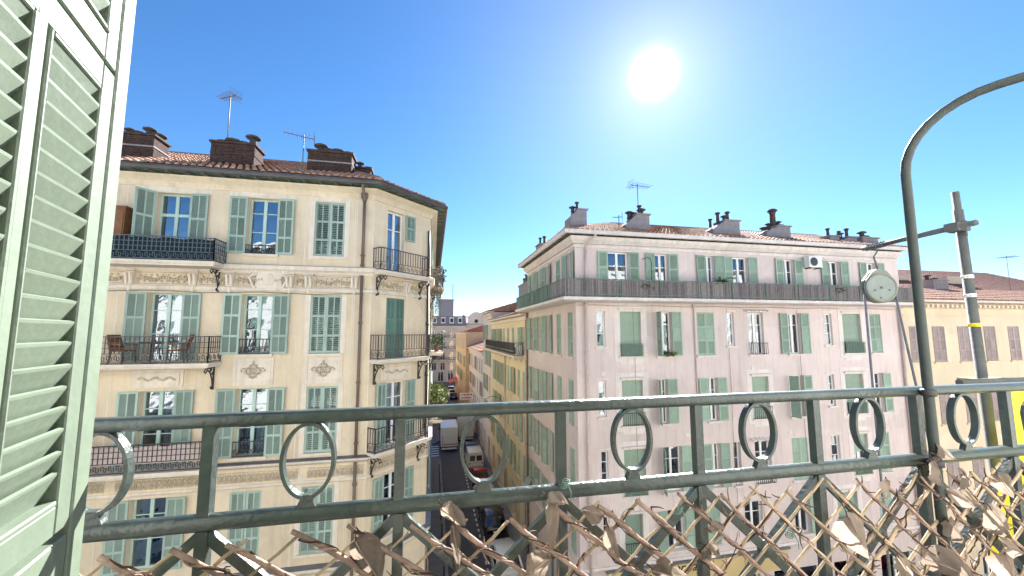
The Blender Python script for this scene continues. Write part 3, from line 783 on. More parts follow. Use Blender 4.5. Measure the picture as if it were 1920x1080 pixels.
raf = MB().prism([(-0.05, 0.0), (0.05, 0.0), (0.05, 0.09), (-0.05, 0.09)], -0.59, 0.0).mesh('rafter')
for f_, n in ((F, 27), (FC, 6), (FS, 54)):
    for i in range(n): f_.part(raf, 'rafter', 'rafter', f_.L * (i + 0.5) / n, 0.0, 20.405)
# wall panels round the window columns, pilaster strips
for cc in (c2, c3, c00):
    for (zb, zt), hh in ((R4, 0.16), (R3, 0.02), (R2, 0.02), (R1, 0.02)):
        for a, b in ((cc[0] - 0.17, cc[0] - 0.0), (cc[1] + 0.0, cc[1] + 0.17)):
            if cc is c2 and True: continue
            F.part(MB().box(0, b - a, -0.018, 0.002, 0, zt - zb + (0.55 if zt < 19 else 0.2)), 'window_surround', 'cream_trim', U(a), 0, zb - 0.12)
for cc, w in ((c1, 2.4), (c0, 2.4), (c2, 2.3), (c3, 1.5), (c00, 1.5)):
    F.part(MB().box(0, w, -0.014, 0.002, 0, 0.16), 'wall_panel', 'cream_trim', U((cc[0] + cc[1]) / 2) - w / 2, 0, 19.86)
for x in (-16.4, -13.9, -10.55, -7.25, -4.78, -3.02, -2.95, -2.36):
    for z0_, z1_ in ((17.34, 20.0), (10.36, 16.3), (6.74, 9.45)): F.part(MB().box(0, 0.03, -0.006, 0.002, 0, z1_ - z0_), 'wall_joint', 'cream_trim', U(x), 0, z0_)
def plaque():
    mb = MB(); mb.box(0, 1.3, -0.03, 0, 0, 0.95)
    for a, b, c, d in ((0.08, 1.22, 0.88, 0.92), (0.08, 1.22, 0.10, 0.14), (0.08, 0.12, 0.14, 0.88), (1.18, 1.22, 0.14, 0.88)): mb.box(a, b, -0.05, -0.03, c, d)
    return mb.mesh('wall_plaque')
def rosette():
    mb = MB()
    for k in range(16):
        a = 2 * pi * k / 16; r = 0.17 + 0.07 * abs(cos(2 * a)); mb.ball((r * cos(a), -0.03, r * sin(a) * 0.95), 0.05, 0.04, 0.05, 5, 4)
    for k in range(7):
        a = 2 * pi * k / 7; mb.ball((0.08 * cos(a), -0.035, 0.08 * sin(a)), 0.05, 0.045, 0.05, 5, 4)
    mb.ball((0, -0.05, 0), 0.05, 0.05, 0.05, 6, 4); mb.ball((0, -0.03, 0.29), 0.04, 0.03, 0.07, 5, 4)
    for s in (-1, 1): mb.tube([(s * 0.2, -0.03, 0.06), (s * 0.32, -0.03, 0.1), (s * 0.4, -0.03, 0.02), (s * 0.35, -0.03, -0.03)], 0.02, 4)
    return mb.mesh('rosette', True)
for cc in (c2, c3, c00):
    o = F.part(cached('plaque', plaque), 'wall_plaque', 'cream_trim', U((cc[0] + cc[1]) / 2) - 0.65, 0, 12.98)
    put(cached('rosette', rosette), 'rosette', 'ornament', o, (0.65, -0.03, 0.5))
for cc, f_ in ((U(c1[0]) + 0.5, F), (U(c0[0]) + 0.5, F), (1.25, FC)):
    o = f_.part(MB().box(0, 1.5, -0.04, 0, 0, 0.62).box(0.1, 1.4, -0.07, -0.04, 0.08, 0.5), 'wall_plaque', 'cream_trim', cc - 0.75, 0, 12.98)
    put(MB().tube([(x / 14 * 1.1, -0.02, 0.05 * sin(x * 1.2)) for x in range(15)], 0.04, 5), 'garland', 'ornament', o, (0.2, -0.06, 0.3))
# frieze of garlands and consoles
def console_mesh():
    mb = MB(); mb.prism([(-0.1, 0.0), (0.1, 0.0), (0.14, 0.46), (-0.14, 0.46)], -0.1, 0)
    for s in (-0.07, 0.07):
        mb.tube([(s, -0.12, 0.02), (s, -0.14, 0.2), (s, -0.19, 0.4)], [0.035, 0.05, 0.06], 5)
    mb.ball((0, -0.09, -0.12), 0.06, 0.04, 0.12, 6, 4); mb.box(-0.18, 0.18, -0.2, 0, 0.47, 0.52)
    return mb.mesh('console')
def garland_mesh(L):
    R = random.Random(3); mb = MB(); n = int(L / 0.085)
    for i in range(n):
        x = L * (i + 0.5) / n; mb.ball((x, -0.03, 0.19 + 0.045 * sin(i * 0.9) + R.uniform(-0.02, 0.02)), 0.05, 0.075, 0.06 + 0.03 * R.random(), 5, 4)
        if i % 2 == 0: mb.ball((x, -0.02, 0.08 + 0.03 * R.random()), 0.045, 0.03, 0.05, 5, 3); mb.ball((x + 0.03, -0.02, 0.32), 0.04, 0.03, 0.04, 5, 3)
    mb.box(0, L, -0.02, 0, 0.0, 0.03); mb.box(0, L, -0.02, 0, 0.39, 0.42)
    return mb.mesh('garland', True)
cons = [U(x) for x in (-16.2, -14.3, -13.2, -11.4, -10.2, -8.3, -7.15, -5.2, -4.55, -2.95)]
for x in cons: F.part(cached('console', console_mesh), 'console', 'cream_trim', x, 0, 16.5)
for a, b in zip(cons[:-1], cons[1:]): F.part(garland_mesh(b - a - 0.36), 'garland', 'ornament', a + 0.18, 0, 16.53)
FC.part(garland_mesh(1.2), 'garland', 'ornament', 0.3, 0, 16.53); FC.part(garland_mesh(1.0), 'garland', 'ornament', 1.8, 0, 16.53); FC.part(cached('console', console_mesh), 'console', 'cream_trim', 1.65, 0, 16.5)
# cartouche above the window with guard
def cart():
    mb = MB(); mb.prism([(-0.45, 0), (0.45, 0), (0.4, 0.62), (0.2, 0.75), (-0.2, 0.75), (-0.4, 0.62)], -0.07, 0)
    for s in (-1, 1):
        mb.tube([(s * (0.5 + 0.13 * (1 - k / 12) * cos(k * 0.7)), -0.09, 0.55 + 0.13 * (1 - k / 12) * sin(k * 0.7)) for k in range(10)], 0.035, 5)
        mb.tube([(s * 0.4, -0.08, 0.7), (s * 0.62, -0.1, 0.4), (s * 0.5, -0.09, 0.1), (s * 0.42, -0.07, 0.0)], 0.045, 5)
    mb.ball((0, -0.08, 0.35), 0.22, 0.05, 0.24, 8, 5)
    return mb
F.part(cart(), 'cartouche', 'cream_trim', U(-4.9) - 1.0, 0, 16.42)
# arcaded frieze on the lower band
def arcade(L):
    mb = MB(); n = int(L / 0.145)
    for i in range(n):
        x = L * (i + 0.5) / n
        mb.tube([(x - 0.05, -0.02, 0.0), (x - 0.05, -0.03, 0.18), (x - 0.025, -0.035, 0.25), (x + 0.025, -0.035, 0.25), (x + 0.05, -0.03, 0.18), (x + 0.05, -0.02, 0.0)], 0.018, 4)
        mb.ball((x, -0.02, 0.08), 0.025, 0.02, 0.06, 5, 3)
    mb.box(0, L, -0.02, 0, -0.03, 0.0); mb.box(0, L, -0.03, 0, 0.29, 0.33)
    return mb.mesh('arcade_frieze')
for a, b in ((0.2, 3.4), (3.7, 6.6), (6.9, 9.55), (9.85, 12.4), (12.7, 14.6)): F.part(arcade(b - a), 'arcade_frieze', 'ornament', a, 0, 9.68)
FC.part(arcade(2.8), 'arcade_frieze', 'ornament', 0.12, 0, 9.68)
# balconies
xr4 = onY(403, 470, 14.65).x; xr3 = onY(392, 660, 14.65).x; xr2 = onY(383, 860, 14.65).x
balcony(F, U(-13.3), U(xr4), 17.25, 0.85, 0.80, 'grid', 'iron_pale')
b3 = balcony(F, U(-13.3), U(xr3), 13.83, 0.85, 0.88, 'grid', 'iron_rust')
b2 = balcony(F, U(-13.3), U(xr2), 10.42, 0.85, 0.88, 'grid', 'iron')
balcony(FC, -0.02, 2.62, 17.22, 0.5, 0.88, 'scroll', 'iron_rust', brackets=True)
balcony(FC, -0.02, 2.66, 13.82, 0.5, 0.92, 'scroll', 'iron_rust')
balcony(FC, -0.02, 2.70, 10.42, 0.5, 0.88, 'scroll', 'iron')
for z in (17.2, 13.82, 10.42): balcony(FS, 2.7, 5.2, z, 0.72, 0.92, 'scroll', 'iron_rust', brackets=True)
# downpipes
def pipe(F_, u, z0, z1, m='pipe_brown', r=0.055, y=-0.1):
    mb = MB(); mb.tube([(0, 0, 0), (0, 0, z1 - z0)], r, 8)
    for k in range(int((z1 - z0) / 2.2) + 1): mb.lathe([(r, 0), (r + 0.025, 0), (r + 0.025, 0.07), (r, 0.07)], (0, 0, 0.4 + k * 2.2), 8)
    for k in range(int((z1 - z0) / 2.2)): mb.box(-0.02, 0.02, 0, -y, 0.5 + k * 2.2, 0.54 + k * 2.2)
    return F_.part(rsmooth(mb), 'downpipe', m, u, y, z0)
pipe(F, U(-2.68), 17.34, 20.0); pipe(F, U(-2.68), 10.36, 17.0); pipe(F, U(-2.68), 6.72, 10.12); pipe(F, U(-2.68), 0.2, 6.44)
F.part(rsmooth(MB().tube([(0, -0.6, 0.48), (0, -0.55, 0.35), (0, -0.15, 0.05), (0, -0.1, -0.05)], 0.055, 8)), 'downpipe', 'pipe_brown', U(-2.68), 0, 20.0)
F.part(MB().lathe([(0.06, 0), (0.13, 0.1), (0.14, 0.28), (0.1, 0.28)], n=8), 'rain_head', 'pipe_brown', U(-2.68), -0.12, 19.95)
pipe(FC, 2.86, 17.34, 19.4, 'iron'); pipe(FC, 2.86, 10.36, 17.0, 'iron')
cb_ = MB()
for z_ in (16.28,):
    cb_.tube([(x * 0.9, -0.035 - 0.01 * (x % 2), z_ + 0.03 * sin(x * 1.7)) for x in range(17)], 0.009, 5)
F.part(cb_, 'cable', 'dark_plastic')
# roof
tm = MB()
ev = 20.58; rg = 23.0
tiles([(-17.6, 14.82, ev), (-2.05, 14.82, ev)], [(-17.6, 19.7, rg), (-5.2, 19.7, rg)], tm)
tiles([(-2.05, 14.82, ev), (0.50, 17.37, ev)], [(-5.2, 19.7, rg), (-5.1, 19.75, rg)], tm)
tiles([(0.50, 17.37, ev), (0.50, 48.1, ev)], [(-5.1, 19.75, rg), (-5.1, 48.1, rg)], tm, 0.3, 0.9)
tm.quad((-17.6, 19.7, rg), (-5.2, 19.7, rg), (-5.2, 48, rg - 0.3), (-17.6, 30, ev))
rf = put(tm, 'roof', 'tile', CB, -CB.location)
rid = MB().tube([(-17.6, 19.7, rg + 0.02), (-5.2, 19.7, rg + 0.02), (-2.05, 14.85, ev + 0.06)], 0.11, 6).tube([(-5.1, 19.75, rg + 0.02), (0.45, 17.4, ev + 0.06)], 0.11, 6)
put(rid, 'ridge_tile', 'tile', CB, -CB.location)
chimney(CB, -12.0, -10.35, 16.2, 17.0, 21.05, 22.18, 'brick', ((.1, 'mushroom'), (.36, 'mushroom', .8), (.55, 'low'), (.78, 'mushroom', .9), (.92, 'low')))
chimney(CB, -8.45, -6.97, 16.2, 17.0, 21.05, 22.15, 'brick', ((.14, 'low'), (.42, 'low', 1.1), (.62, 'low'), (.87, 'mushroom', 1.1)))
chimney(CB, -5.02, -3.38, 16.2, 17.0, 21.05, 22.12, 'brick', ((.2, 'mushroom', 1.15), (.45, 'low'), (.64, 'low'), (.85, 'low', 1.05)))
chimney(CB, -3.36, -2.75, 16.9, 17.5, 21.05, 21.85, 'brick', ((.25, 'mushroom', .7), (.75, 'low', .7)))
antenna(-8.13, 16.6, 22.2, 2.2, 'tall comb television aerial rising behind the middle brick chimney of the cream building', 9, 0.9, 2.6)
antenna(-5.25, 16.3, 21.1, 1.75, 'short aerial with upswept boom leaning beside the wide brick chimney nearest the chamfered corner', 8, 1.1, 3.4)
# things on its balconies
def cafe_chair(x, y, z, rz, label):
    o = empty('balcony_chair', (x, y, z), label, 'chair', rz=rz)
    put(rsmooth(MB().box(-0.22, 0.22, -0.22, 0.22, 0.40, 0.45)), 'seat', 'wood', o)
    put(MB().hexa([(-0.23, 0.2, 0.45), (0.23, 0.2, 0.45), (0.23, 0.24, 0.45), (-0.23, 0.24, 0.45), (-0.2, 0.36, 0.95), (0.2, 0.36, 0.95), (0.2, 0.4, 0.95), (-0.2, 0.4, 0.95)]), 'backrest', 'wood', o)
    for sx in (-1, 1):
        for sy in (-1, 1): put(MB().beam((sx * 0.19, sy * 0.19, 0.4), (sx * 0.22, sy * 0.24, 0), 0.035), 'leg', 'iron_rust', o)
        put(MB().beam((sx * 0.25, -0.2, 0.62), (sx * 0.25, 0.26, 0.66), 0.04), 'armrest', 'wood', o)
cafe_chair(-9.9, 14.98, 13.83, radians(75), 'brown balcony chair facing right, in front of the left green shutter on the third floor')
cafe_chair(-8.35, 14.98, 13.83, radians(-75), 'brown balcony chair facing left, in front of the right green shutter on the third floor')
t = empty('balcony_table', (-9.12, 14.98, 13.83), 'small round balcony table between two brown chairs', 'table')
put(rsmooth(MB().lathe([(0.3, 0.66), (0.32, 0.67), (0.32, 0.7), (0.3, 0.71)], n=16)), 'table_top', 'dark_plastic', t)
put(MB().tube([(0, 0, 0.03), (0, 0, 0.66)], 0.03, 8).lathe([(0.2, 0), (0.2, 0.03), (0.04, 0.05)], n=12), 'pedestal', 'iron', t)
cab = empty('balcony_cabinet', (-10.52, 15.22, 17.25), 'brown wooden cabinet on the top left balcony', 'cabinet')
put(MB().box(-0.28, 0.28, -0.2, 0.2, 0, 1.8).box(-0.33, 0.33, -0.24, 0.22, 1.8, 1.86), 'carcass', 'wood', cab)
put(MB().box(0.01, 0.25, -0.225, -0.2, 0.1, 1.72), 'door', 'wood', cab); put(MB().box(-0.25, -0.01, -0.225, -0.2, 0.1, 1.72), 'door', 'wood', cab)
# cloth tied inside railings
def screen(F_, u0, u1, z, y, h, m, name, label, cat):
    n = int((u1 - u0) / 0.12); mb = MB()
    for i in range(n):
        a = (u1 - u0) * i / n; b = (u1 - u0) * (i + 1) / n; ya = 0.012 * (i % 2); yb = 0.012 * ((i + 1) % 2); s0 = 0.02 * sin(i * 0.9); s1 = 0.02 * sin((i + 1) * 0.9)
        mb.hexa([(a, ya, 0), (b, yb, 0), (b, yb + 0.004, 0), (a, ya + 0.004, 0), (a, ya, h + s0), (b, yb, h + s1), (b, yb + 0.004, h + s1), (a, ya + 0.004, h + s0)])
    P = F_.pt(u0, y, z) + F_.root.location
    return tag(put(mb, name, m, None, P, F_.rz), label, cat)
screen(F, U(-13.2), U(xr4) - 0.1, 17.27, -0.75, 0.74, 'cloth_navy', 'balcony_screen', 'dark navy cloth screen tied inside the top left iron balcony', 'screen')
screen(F, U(-13.2), U(xr2) - 0.1, 10.70, -0.75, 0.52, 'cloth_pink', 'balcony_screen', 'pale pink cloth screen tied inside the lower grid balcony', 'screen')
o = empty('air_conditioner', (xr4 - 0.95, 14.72 + 0.28, 17.25), 'small white air conditioner on the dark top left balcony', 'air conditioner')
put(MB().box(-0.25, 0.25, -0.12, 0.12, 0, 0.45), 'casing', 'white_plastic', o); put(MB().lathe([(0.17, 0), (0.17, 0.02), (0.03, 0.025)], n=14), 'fan_grille', 'dark_plastic', o, (0, -0.12, 0.23), rot=(radians(90), 0, 0))
# greenery on the side street balconies
for k, (yy, z, rx, rz_, n, m_, lf) in enumerate(((21.6, 17.22, .5, .55, 500, 'plant_dry', .13), (21.2, 13.84, .45, .35, 420, 'plant', .12), (21.5, 10.44, .62, .75, 800, 'plant_yellow', .2))):
    plant(0.22, yy, z, ('straggly dry climber spilling over the highest side balcony', 'dense dark balcony plant on the middle side balcony', 'bright yellow green bush on the lowest side balcony')[k], rx, rz_, n, m_, lf, seed=k + 3, ry=1.0, name='balcony_plant')
vm = MB(); RV = random.Random(5)
for k in range(26):
    x = RV.uniform(-0.1, 0.5); y0 = RV.uniform(-0.3, 0.6); pts = [(x, y0, 0)]
    for s in range(7): pts.append((pts[-1][0] + RV.uniform(-0.09, 0.07), pts[-1][1] + RV.uniform(-0.12, 0.12), pts[-1][2] - RV.uniform(0.15, 0.4)))
    vm.tube(pts, [0.014] * 4 + [0.008] * 4, 4)
vo = empty('hanging_vine', (-0.1, 19.9, 17.3), 'bare hanging vine trailing down the edge of the cream building', 'vine')
put(vm, 'stem', 'plant_dry', vo); put(foliage(160, 0.35, 0.5, 1.1, 0.1, 9), 'foliage', 'plant_dry', vo, (0.05, 0.1, -0.9))

# ================================================================== PINK BUILDING
PB = empty('pink_building', (16, 17, 0), 'pale pink apartment building with green shutters and a cane-screened wraparound top balcony', 'building')
PX0, PX1, PY = 6.55, 26.2, 17.0
G = Facade(PB, (PX0, PY, 0), 0, PX1 - PX0)
GS = Facade(PB, (PX0, 26.3, 0), -90, 9.3)
V = lambda px, py: onY(px, py, PY).x - PX0
GRN = 'leaf_green_paint'
ROW = {5: (16.44, 18.72, 490), 4: (13.69, 15.82, 622), 3: (10.49, 12.57, 752), 2: (7.36, 9.41, 850), 1: (4.75, 6.54, 985)}
K1 = dict(rows=(0.34, 0.66), cols=1, pitch=0.06)
def pk(row, kind, a, b, **k):
    z0, z1, py = ROW[row]; u0, u1 = V(a, py), V(b, py)
    z0 += k.pop('up', 0)
    if kind == 'n':      # narrow stair window
        window(G, u0, u1, z0 + 0.45, z1, 'narrow', 'frame_white', 0.1, sillm='pink_trim', curtain=random.choice((0, 3)))
        G.part(MB().box(0, u1 - u0 + 0.24, -0.03, 0, 0, 0.06), 'lintel', 'pink_trim', u0 - 0.12, 0, z1 + 0.06)
    elif kind == 'r':    # roller shutter, guard and hood
        window(G, u0, u1, z0, z1, 'plain', 'frame_white', 0.2, sillm='pink_trim', curtain=0, room=k.get('down', 1) < 1); G.open.pop()
        roller(G, u0, u1, z0, z1, GRN, k.get('down', 1.0))
        guard(G, u0 - 0.02, u1 + 0.02, z0 - 0.02, 0.62, 'mesh_green' if k.get('g', 0) == 0 else 'iron', -0.12, 'bars', 0.12)
        G.part(MB().box(0, u1 - u0 + 0.2, -0.12, 0, 0, 0.05).box(0.05, u1 - u0 + 0.15, -0.05, 0, -0.08, 0), 'hood', 'pink_trim', u0 - 0.1, 0, z1 + 0.08)
        for a0, a1, b0, b1 in ((u0 - .3, u0 - .01, z0 - .25, z1 + .35), (u1 + .01, u1 + .3, z0 - .25, z1 + .35), (u0 - .01, u1 + .01, z1 + .16, z1 + .35), (u0 - .01, u1 + .01, z0 - .4, z0 - .13)):
            G.part(MB().box(0, a1 - a0, -.012, .002, 0, b1 - b0), 'window_surround', 'pink_trim', a0, 0, b0)
        if k.get('g', 0) == 0: G.part(MB().box(0, u1 - u0, 0, 0.01, 0, 0.5), 'guard_panel', 'mesh_green', u0, -0.1, z0 + 0.05)
    elif kind == 'w':    # casement with open shutters
        window(G, u0, u1, z0, z1, k.get('st', 'two'), 'frame_white', 0.16, sillm='pink_trim', curtain=k.get('cu'))
        w = k.get('sw', 0.50)
        if k.get('l', 1): shutter(G, u0 - 0.01, z0, w, z1 - z0, 180 + k.get('la', 4), GRN, **K1)
        if k.get('r', 1): shutter(G, u1 + 0.01, z0, w, z1 - z0, -k.get('ra', 4), GRN, **K1)
    elif kind == 's':    # closed shutters
        window(G, u0, u1, z0, z1, 'plain', 'frame_white', 0.2, sillm='pink_trim', curtain=0, room=k.get('gap', 0) > 0)
        closed_pair(G, u0, u1, z0 + 0.01, z1 - z0 - 0.02, GRN, k.get('gap', 0.3), **K1)
    elif kind == 'h':    # hooded window
        window(G, u0, u1, z0, z1, 'two', 'frame_white', 0.16, sillm='pink_trim', curtain=3)
        hd = MB()
        for i in range(6): hd.beam(((u1 - u0 + 0.3) * i / 5, 0, 0.1), ((u1 - u0 + 0.3) * i / 5, -0.25, 0.0), 0.18, 0.05)
        G.part(hd, 'tiled_hood', 'pink_trim', u0 - 0.15, 0, z1 + 0.06); guard(G, u0 - 0.05, u1 + 0.05, z0, 0.6, 'iron', -0.15, 'bars', 0.15)
# top floor behind the balcony
for a, b, l, r in ((1139, 1178, 1, 1), (1227, 1252, 1, 1), (1321, 1338, 1, 1), (1372, 1401, 1, 1), (1467, 1487, 1, 1), (1551, 1573, 1, 1), (1622, 1640, 1, 1)):
    pk(5, 'w', a, b, l=l, r=r, sw=0.52, st='two')
for a, b, kd, kw in ((1119, 1135, 'n', {}), (1163, 1202, 'r', {}), (1232, 1259, 'w', dict(la=80, sw=.5)), (1307, 1340, 's', dict(gap=6)), (1363, 1377, 'n', {}), (1404, 1432, 'h', {}), (1477, 1501, 'w', dict(cu=1)), (1546, 1561, 'n', {}), (1581, 1615, 'r', {}), (1632, 1653, 's', {})):
    pk(4, kd, a, b, **kw)
for a, b, kd, kw in ((1123, 1137, 'n', {}), (1167, 1206, 'r', dict(g=1)), (1237, 1252, 'w', dict(la=65, ra=5, sw=.5)), (1328, 1346, 'w', {}), (1412, 1443, 'r', dict(g=1)), (1482, 1508, 'w', dict(la=95)), (1555, 1567, 'n', {}), (1588, 1622, 'r', {}), (1638, 1658, 'w', dict(l=0))):
    pk(3, kd, a, b, **kw)
for a, b, kd, kw in ((1127, 1140, 'n', {}), (1170, 1210, 'r', {}), (1243, 1277, 'w', dict(la=70)), (1334, 1350, 'w', {}), (1376, 1389, 'w', dict(l=0, r=0, st='single')), (1416, 1446, 'h', {}), (1486, 1516, 's', {}), (1560, 1576, 'n', {}), (1602, 1629, 'r', dict(down=.45)), (1650, 1670, 's', {})):
    pk(2, kd, a, b, **kw)
for a, b, kd, kw in ((1131, 1143, 'n', {}), (1172, 1206, 'r', dict(g=1)), (1252, 1284, 'w', dict(cu=0)), (1326, 1352, 's', {}), (1398, 1432, 'w', dict(l=0, r=0, cu=0)), (1492, 1520, 'w', dict(l=0)), (1574, 1612, 'r', {}), (1652, 1676, 's', {})):
    pk(1, kd, a, b, **kw)
# side street face: u runs from far to near
GU = lambda y: 26.3 - y
for row in (5, 4, 3, 2, 1):
    z0, z1, _ = ROW[row]
    for ya, yb, kd in ((17.45, 18.15, 's'), (19.15, 19.9, 's'), (21.1, 21.75, 'w'), (22.9, 23.55, 'w'), (24.7, 25.35, 'w')):
        ua, ub = GU(yb), GU(ya)
        if row == 5 and ya < 19: kd = 'w'; ua += 0.1; ub -= 0.0
        if kd == 's':
            window(GS, ua, ub, z0, z1, 'plain', 'frame_white', 0.2, sillm='pink_trim', room=False, curtain=0)
            closed_pair(GS, ua, ub, z0 + 0.01, z1 - z0 - 0.02, GRN, 0.3, **K1)
        else:
            window(GS, ua, ub, z0, z1, 'two', 'frame_white', 0.16, sillm='pink_trim'); 
            shutter(GS, ua - 0.01, z0, 0.5, z1 - z0, 180 + random.uniform(3, 20), GRN, **K1); shutter(GS, ub + 0.01, z0, 0.5, z1 - z0, -random.uniform(3, 15), GRN, **K1)
            if row == 2 and ya > 21: # shutters propped out at the bottom
                pass
# two shutters propped out at the bottom
for px, py in ((992, 893), (1004, 908)):
    p = onX(px, py, 6.42); w_, h_ = .95, 1.15
    o = GS.part(MB().box(0, .05, -.018, .018, 0, h_).box(w_ - .05, w_, -.018, .018, 0, h_).box(.05, w_ - .05, -.017, .017, 0, .06).box(.05, w_ - .05, -.017, .017, h_ - .06, h_), 'propped_shutter', GRN, GU(p.y) - w_ / 2, -.38, p.z - h_ / 2)
    o.rotation_euler = (radians(-32), 0, GS.rz); put(louvre_mesh(w_ - .1, h_ - .12, .06), 'louvre_panel', GRN, o, (.05, 0, .06))
# shops
for uu, ww in ((0.6, 2.3), (3.6, 2.6), (7.0, 2.2), (10.0, 2.8), (13.6, 2.2), (16.6, 2.3)): window(G, uu, uu + ww, 0.4, 3.2, 'plain', 'frame_white', sill=False, curtain=0)
for uu in (1.0, 4.2, 7.0): window(GS, uu, uu + 1.3, 0.25, 3.0, 'plain', 'frame_green', sill=False, curtain=0)
for f_ in (G, GS): f_.wall(0, 19.42, 'pink_wall')
WP = [(PX0, 26.3), (PX0, PY), (PX1, PY)]
def psw(name, prof, m, path=WP): return put(MB().sweep([(x - 16, y - 17) for x, y in path], prof), name, m, PB)
psw('balcony_slab', [(-.02, 16.24), (.75, 16.24), (.9, 16.29), (.9, 16.42), (-.02, 16.42)], 'pink_trim')
psw('cornice', [(-.02, 18.86), (.05, 18.86), (.09, 18.95), (.07, 19.0), (-.02, 19.0)], 'pink_trim')
psw('cornice', [(-.02, 19.05), (.1, 19.05), (.28, 19.2), (.32, 19.36), (-.02, 19.36)], 'pink_trim')
psw('soffit', [(-.1, 19.42), (.58, 19.42), (.58, 19.5), (-.1, 19.5)], 'rafter')
psw('gutter', [(.54, 19.41), (.6, 19.37), (.7, 19.38), (.74, 19.46), (.73, 19.55), (.69, 19.55), (.69, 19.48), (.62, 19.43), (.58, 19.47), (.54, 19.55)], 'pink_trim')
psw('string_course', [(-.02, 4.28), (.06, 4.28), (.1, 4.36), (.08, 4.45), (-.02, 4.45)], 'pink_trim')
rfm = cached('raf2', lambda: MB().box(-0.04, 0.04, -0.54, 0, 0, 0.055).mesh('rafter'))
for f_, n in ((G, 36), (GS, 17)):
    for i in range(n): f_.part(rfm, 'rafter', 'rafter', f_.L * (i + 0.5) / n, 0.0, 19.362)
pipe(G, V(1097, 600) , 0.3, 16.2, 'pipe_pink', 0.06); pipe(G, V(1097, 500), 16.5, 18.8, 'pipe_pink', 0.06)
G.part(rsmooth(MB().tube([(0.3, -0.62, 0.62), (0.3, -0.55, 0.5), (0.03, -0.14, 0.08), (0, -0.1, 0.0)], 0.06, 8)), 'downpipe', 'pipe_pink', V(1097, 500), 0, 18.8)
pipe(G, 19.35, 0.3, 16.2, 'pipe_pink', 0.07); pipe(G, V(1305, 700), 0.3, 16.2, 'pipe_pink', 0.03, -0.05)
pipe(GS, 0.15, 0.3, 16.2, 'pipe_brown', 0.05)
cb_ = MB()
for z_ in (16.1,): cb_.tube([(x * 1.0, -0.03 - 0.01 * (x % 2), z_ + 0.025 * sin(x * 1.9)) for x in range(20)], 0.009, 5)
for x_ in (2.9, 8.1, 12.4): cb_.tube([(x_ + .02 * sin(k), -0.05, 5 + k) for k in range(12)], 0.009, 5)
G.part(cb_, 'cable', 'pipe_brown')
for x_, z_ in ((1.3, 12.9), (5.6, 9.9), (9.5, 13.0), (13.4, 6.9), (16.8, 12.8), (11.5, 9.7)): G.part(MB().box(-.1, .1, -.02, 0, -.08, .08).box(-.08, .08, -.025, -.02, -.05, -.04).box(-.08, .08, -.025, -.02, 0, .01).box(-.08, .08, -.025, -.02, .04, .05), 'vent_grille', 'pink_trim', x_, 0, z_)
# balcony railing and screens
rl = MB()
for z in (17.22, 16.52): rl.sweep([(x - 16, y - 17) for x, y in WP], [(.80, z), (.84, z), (.84, z + .04), (.80, z + .04)])
for i in range(11): rl.box(PX0 - 16 + 19.6 * i / 10 - 0.02, PX0 - 16 + 19.6 * i / 10 + 0.02, -0.84, -0.80, 16.42, 17.26)
for i in range(1, 6): rl.box(PX0 - 16 - 0.84, PX0 - 16 - 0.80, 9.2 * i / 5 - 0.02, 9.2 * i / 5 + 0.02, 16.42, 17.26)
put(rl, 'railing', 'mesh_green', PB)
canes = []
for v in range(4):
    mb, md = MB(), MB(); RC = random.Random(v); x = 0
    while x < 1.93:
        r = RC.uniform(0.010, 0.024); h = RC.uniform(0.74, 0.84); (md if RC.random() < .34 else mb).box(x, x + r * 1.9, -0.006 - RC.uniform(0, 0.012), 0.006, 0, h); x += r * 2 + RC.uniform(0, 0.012)
    for z in (0.15, 0.42, 0.68): mb.box(0, 1.96, -0.024, -0.02, z, z + 0.01)
    canes.append((mb.mesh('cane_screen'), md.mesh('dark_canes')))
L0 = PX1 - PX0 + 0.8
for i in range(10):
    o = put(canes[i % 4][0], 'cane_screen', 'cane', PB, (PX0 - 16 - 0.8 + i * L0 / 10, -0.785, 16.45)); put(canes[i % 4][1], 'dark_canes', 'cane_dark', o); o.scale = (L0 / 10 / 1.96, 1, 1)
for i in range(5):
    o = put(canes[i % 4][0], 'mesh_screen', 'cane' if i > 3 else 'mesh_green', PB, (PX0 - 16 - 0.785, 9.3 - i * 10.1 / 5, 16.45), -pi / 2); o.scale = (10.1 / 5 / 1.96, 1, 1)
# roof
tm = MB(); e0, e1 = 19.52, 21.55
tiles([(PX0 - .7, PY - .7, e0), (PX1 + .2, PY - .7, e0)], [(PX0 + 4.2, 21.7, e1), (PX1 + .2, 21.7, e1)], tm)
tiles([(PX0 - .7, 26.4, e0), (PX0 - .7, PY - .7, e0)], [(PX0 + 4.2, 26.4, e1), (PX0 + 4.2, 21.7, e1)], tm)
tm.quad((PX0 + 4.2, 21.7, e1), (PX1 + .2, 21.7, e1), (PX1 + .2, 27, e0), (PX0 + 4.2, 27, e0))
put(tm, 'roof', 'tile', PB, -PB.location)
put(MB().tube([(PX1 + .2, 21.7, e1 + .03), (PX0 + 4.2, 21.7, e1 + .03), (PX0 - .65, PY - .65, e0 + .08)], 0.1, 6), 'ridge_tile', 'tile', PB, -PB.location)
put(MB().box(0, 0.06, 0, 9.9, 0, 19.6), 'party_wall', 'beige_wall', PB, (PX1 - 16, 0.02, 0))
GC = 'chimney_grey'
chimney(PB, 6.75, 7.62, 18.0, 18.9, 19.7, 21.05, GC, ((.35, 'mushroom', .8), (.6, 'tall', .75), (.75, 'low', .8)), step=0.35)
chimney(PB, 9.8, 11.15, 18.0, 18.9, 19.7, 21.0, GC, ((.32, 'mushroom', .9), (.55, 'low', .9), (.72, 'tall', .85), (.85, 'mushroom', 1)), step=0.55)
